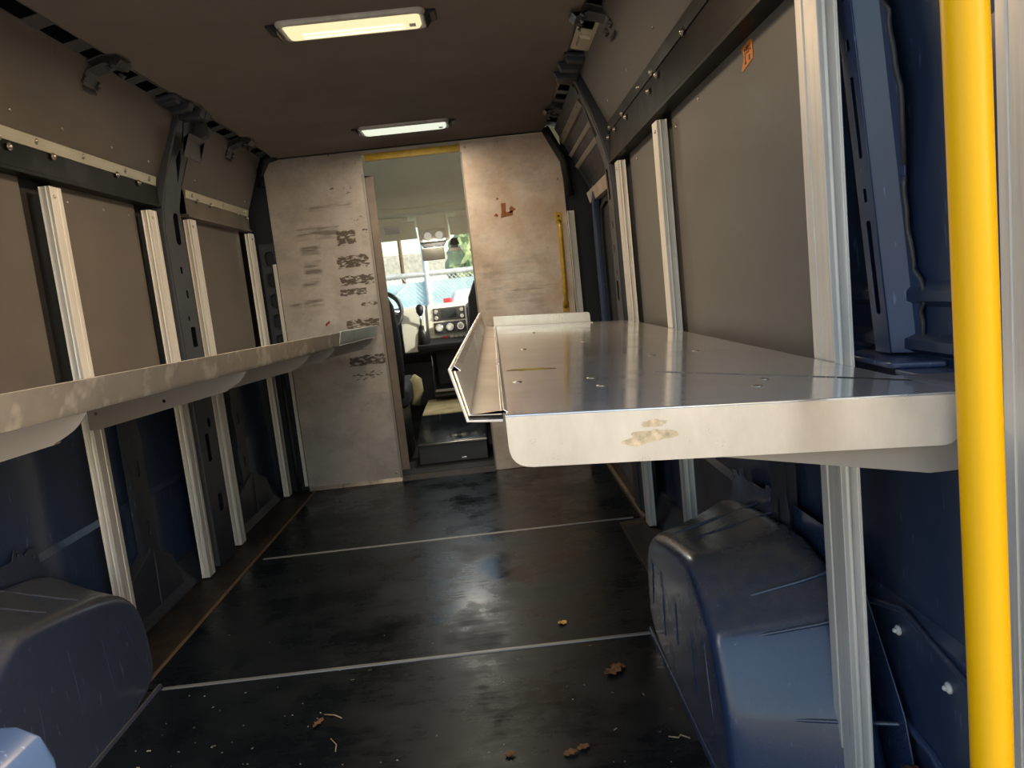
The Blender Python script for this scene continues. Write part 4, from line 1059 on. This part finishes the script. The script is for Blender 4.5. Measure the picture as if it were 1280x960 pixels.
    # seats
    def seat(cx, label):
        t = thing('cab_chair', label, 'seat', (cx, 4.85, -.006), 'dark cab seats')
        obj('pedestal', MB().prism([(4.62, -.006), (5.10, -.006), (5.08, .36), (4.62, .36)], 0, cx - .19, cx + .19), 'dash_dark', t, bevel=.02)
        obj('cushion', MB().prism([(4.58, .36), (5.18, .37), (5.20, .47), (5.08, .52), (4.62, .48)], 0, cx - .245, cx + .245), 'seat', t, bevel=.035, seg=4)
        m = MB(); rg = []
        for z, w, y, d in ((.44, .22, 4.60, .06), (.60, .245, 4.575, .075), (.82, .25, 4.54, .075), (1.0, .235, 4.515, .065), (1.10, .19, 4.50, .05), (1.14, .13, 4.495, .03)):
            rg.append([(cx + w * math.copysign(abs(math.cos(a)) ** .6, math.cos(a)), y + d * math.copysign(abs(math.sin(a)) ** .7, math.sin(a)), z) for a in [2 * PI * i / 16 for i in range(16)]])
        m.loft(rg); obj('backrest', m, 'seat', t, smooth=True)
        m = MB(); rg = []
        for z, w, d in ((1.17, .09, .03), (1.20, .125, .05), (1.28, .13, .055), (1.35, .115, .045), (1.38, .07, .02)):
            rg.append([(cx + w * math.copysign(abs(math.cos(a)) ** .6, math.cos(a)), 4.485 + d * math.sin(a), z) for a in [2 * PI * i / 14 for i in range(14)]])
        m.loft(rg); hr = obj('headrest', m, 'seat', t, smooth=True)
        for s_ in (-.05, .05): obj('headrest_stem', MB().tube([(cx + s_, 4.49, 1.10), (cx + s_, 4.487, 1.20)], .006, 8), 'chrome', hr, smooth=True)
        return t
    s1 = seat(-.83, 'dark driver seat beyond the tape-marked panel, in front of the steering wheel')
    obj('seat_lever', MB().tube([(-.575, 4.88, .34), (-.565, 4.92, .42), (-.565, 4.93, .50), (-.57, 4.92, .53)], [.03, .045, .04, .012], 12), 'mat_beige', s1, smooth=True)
    seat(.09, 'dark passenger seat beyond the orange-tinted panel')
cab()

# ------------------------------------------------------------------ outside
struct(obj('ground', MB().box(-40, 40, -40, 60, -.70, -.60), 'ground'), 'sunlit concrete yard outside the van', 'ground')
def fence():
    t = thing('site_fence', 'pale blue covered wire fence with white posts in front of the windscreen', 'fence', (-.5, 10, -.6))
    obj('blue_screen', MB().box(-7, 6, 10.03, 10.04, -.5, 1.24), 'fence_blue', t)
    for z in (1.34, -.45): obj('rail', MB().tube([(-7, 10, z), (6, 10, z)], .035, 10), 'fence_steel', t, smooth=True)
    for x in (-6.5, -4.6, -2.7, -.83, 1.2, 3.2, 5.2): obj('fence_post', MB().tube([(x, 10, -.6), (x, 10, 2.05 if abs(x + .83) < .1 else 1.42)], .04, 10), 'fence_steel', t, smooth=True)
    w = MB()
    for i in range(48):
        x = -1.0 + i * .055
        for s in (-1, 1):
            w.tube([(x, 10.0 + .004 * s, .85), (x + s * .45, 10.0 + .004 * s, 1.33)], .004, 4)
    obj('chain_link', w, 'fence_steel', t)
    obj('brace', MB().tube([(-1.75, 9.97, .70), (-1.1, 9.97, 1.22)], .012, 6), 'fence_steel', t, smooth=True)
fence()
def van_out(x, y, label, s=1.0):
    t = thing('parked_van', label, 'van', (x, y, -.6))
    pr = [(x, -.25), (x + 4.6, -.25), (x + 4.6, .35), (x + 4.2, .55), (x + 3.6, 1.05), (x + .10, 1.08), (x + .02, .9)]
    obj('body', MB().prism([(a, b) for a, b in pr], 1, y, y + 1.7), 'car_white', t, bevel=.06, seg=3)
    obj('side_window', MB().box(x + .35, x + 1.5, y - .006, y + .01, .55, .92), 'glass_dark', t, bevel=.004)
    obj('side_window', MB().box(x + 1.65, x + 3.3, y - .006, y + .01, .55, .92), 'glass_dark', t, bevel=.004)
    obj('tail_lamp', MB().box(x - .012, x + .07, y - .012, y + .1, .35, 1.0), 'red', t, bevel=.01)
    obj('marker_lamp', MB().box(x + .62, x + .75, y - .012, y + .01, .42, .50), 'red', t, bevel=.005)
    for xx in (x + .9, x + 3.7):
        w = obj('wheel', MB().tube([(xx, y - .02, -.28), (xx, y + .2, -.28)], .32, 24), 'tyre', t, bevel=.03)
        obj('rim', MB().tube([(xx, y - .03, -.28), (xx, y + .0, -.28)], .19, 18), 'chrome', w, bevel=.01)
van_out(-.50, 7.9, 'white van with red tail lamp parked in front of the pale blue fence')
def car_out(x, y, label):
    t = thing('parked_car', label, 'car', (x, y, -.6))
    obj('body', MB().prism([(x, -.3), (x + 4.2, -.3), (x + 4.25, .25), (x + 3.2, .42), (x + 1.0, .5), (x - .02, .4)], 1, y, y + 1.7), 'car_white', t, bevel=.08, seg=3)
    obj('cabin', MB().prism([(x + .2, .48), (x + 3.1, .40), (x + 2.4, .98), (x + .7, 1.0)], 1, y + .15, y + 1.55), 'glass_dark', t, bevel=.06)
    obj('roof', MB().prism([(x + .65, .97), (x + 2.45, .95), (x + 2.3, 1.04), (x + .85, 1.05)], 1, y + .14, y + 1.56), 'car_white', t, bevel=.03)
    for xx in (x + .8, x + 3.3): obj('wheel', MB().tube([(xx, y - .02, -.28), (xx, y + .2, -.28)], .32, 24), 'tyre', t, bevel=.03)
car_out(-5.6, 15.0, 'white car parked beyond the fence, seen above its rail')
o_ = thing('site_office', 'pale cabin building beyond the fence', 'building', (-3, 26, -.6))
obj('wall', MB().box(-6, 0, 26, 30, -.6, 1.9), plain('pale_cladding', (.88, .88, .86), .7), o_); obj('roof', MB().prism([(-6.2, 1.9), (.2, 1.9), (-1.2, 2.5), (-5, 2.6)], 1, 25.8, 30.2), plain('pale_roof', (.5, .48, .42), .7), o_)
for i, (a, b) in enumerate(((-5.2, -4), (-3, -1.8), (-1.2, -.5))): obj('window', MB().box(a, b, 25.97, 26.0, .8, 1.5), 'glass_dark', o_)
def tree(x, y, h, r, mat, label, seed):
    t = thing('conifer_tree', label, 'tree', (x, y, -.6), 'trees beyond the fence')
    m = MB()
    for i in range(9):
        k = i / 8; rr = r * (1 - k) ** .8 + .12
        m.blob((x + .1 * math.sin(seed + i), y, .4 + (h - .6) * k), (rr, rr, h / 9), seed + i * 1.3, .5, 3)
    obj('foliage', m, mat, t, smooth=False)
    obj('trunk', MB().tube([(x, y, -.6), (x, y, .8)], [.16, .1], 8), 'trunk', t, smooth=True)
tree(-.55, 20, 3.6, .55, 'tree', 'dark green pointed tree beyond the fence, beside the dash camera', 1.)
tree(.75, 23, 4.6, .6, 'tree2', 'yellow-green pointed tree beyond the fence, next to the passenger side panel', 4.)
tree(-5.2, 24, 3.2, 1.4, 'tree', 'low spreading tree beyond the fence on the steering wheel side', 7.)
m = MB().tube([(-2.05, 18, -.6), (-2.05, 18, 6)], .045, 8)
up_ = thing('utility_pole', 'thin utility pole beyond the fence seen through the windscreen', 'pole', (-2.05, 18, -.6))
obj('mast', m, 'trunk', up_, smooth=True)
obj('wire', MB().tube([(-12, 18, 4.2), (-6, 18, 3.3), (-2.05, 18, 3.6), (3, 18, 3.0), (9, 18, 3.4)], .015, 5), 'black', up_)
obj('cross_arm', MB().box(-2.6, -1.5, 17.95, 18.05, 5.2, 5.3), 'trunk', up_)

# ------------------------------------------------------------------ light
w = bpy.data.worlds.new('sky'); bpy.context.scene.world = w; w.use_nodes = True; n = w.node_tree.nodes
sky = n.new('ShaderNodeTexSky'); sky.sky_type = 'NISHITA'; sky.sun_disc = False; sky.sun_elevation = math.radians(22); sky.sun_rotation = math.radians(118); sky.air_density = 1.2; sky.dust_density = 2.0
bg = n['Background']; w.node_tree.links.new(sky.outputs[0], bg.inputs[0]); bg.inputs[1].default_value = .7
def light(name, kind, loc, energy, col=(1, 1, 1), **k):
    l = bpy.data.lights.new(name, kind); l.energy = energy; l.color = col
    for a, b in k.items(): setattr(l, a, b)
    o = bpy.data.objects.new(name, l); C.objects.link(o); o.location = loc; return o
sun = light('sun', 'SUN', (8, -3, 8), 9.0, (1, .92, .80), angle=.009)
sun.rotation_euler = Vector((-.85, .38, -.34)).to_track_quat('-Z', 'Y').to_euler()
def portal(loc, rot, sx, sy):
    o = light('daylight_portal', 'AREA', loc, 1.0, shape='RECTANGLE', size=sx, size_y=sy); o.rotation_euler = rot; o.data.cycles.is_portal = True
portal((CX, Y0 - .01, .92), (PI / 2, 0, 0), 2.0, 2.0)
for nm, y, e, c_ in (('lamp_light', 2.40, 24.0, (1, .72, .45)), ('lamp_light', 3.835, 10.0, (1, .88, .68))):
    light(nm, 'AREA', (-.335, y, ZC - .04), e, c_, shape='RECTANGLE', size=.40, size_y=.09)

for x in (-.40, -.32):
    o = light('cab_fill_light', 'AREA', (x, 5.285, 1.44), 5.0, (1, .91, .76), shape='DISK', size=.045)  # fill light added at the unlit reading lamps to brighten the cab
    o.rotation_euler = Vector((0, -.22, -.97)).to_track_quat('-Z', 'Y').to_euler()
# ------------------------------------------------------------------ camera
yaw, pitch, roll = math.radians(.8), math.radians(-7.3), math.radians(6.2)
fwd = Vector((math.sin(yaw) * math.cos(pitch), math.cos(yaw) * math.cos(pitch), math.sin(pitch)))
r0 = Vector((math.cos(yaw), -math.sin(yaw), 0)); u0 = r0.cross(fwd)
R_ = math.cos(roll) * r0 - math.sin(roll) * u0; U_ = math.sin(roll) * r0 + math.cos(roll) * u0
cd = bpy.data.cameras.new('camera'); cam = bpy.data.objects.new('camera', cd); C.objects.link(cam)
cam.matrix_world = Matrix(((R_.x, U_.x, -fwd.x, 0), (R_.y, U_.y, -fwd.y, 0), (R_.z, U_.z, -fwd.z, 1.03), (0, 0, 0, 1)))
cd.sensor_fit = 'HORIZONTAL'; cd.sensor_width = 36; cd.lens = 930 / 1280 * 36; cd.clip_start = .02; cd.clip_end = 300
sc = bpy.context.scene; sc.camera = cam
sc.view_settings.view_transform = 'Standard'; sc.view_settings.look = 'None'; sc.view_settings.gamma = 1; sc.view_settings.use_curve_mapping = False
sc.view_settings.exposure = -0.75
sc.cycles.max_bounces = 10; sc.cycles.diffuse_bounces = 6; sc.cycles.glossy_bounces = 6; sc.cycles.transparent_max_bounces = 12
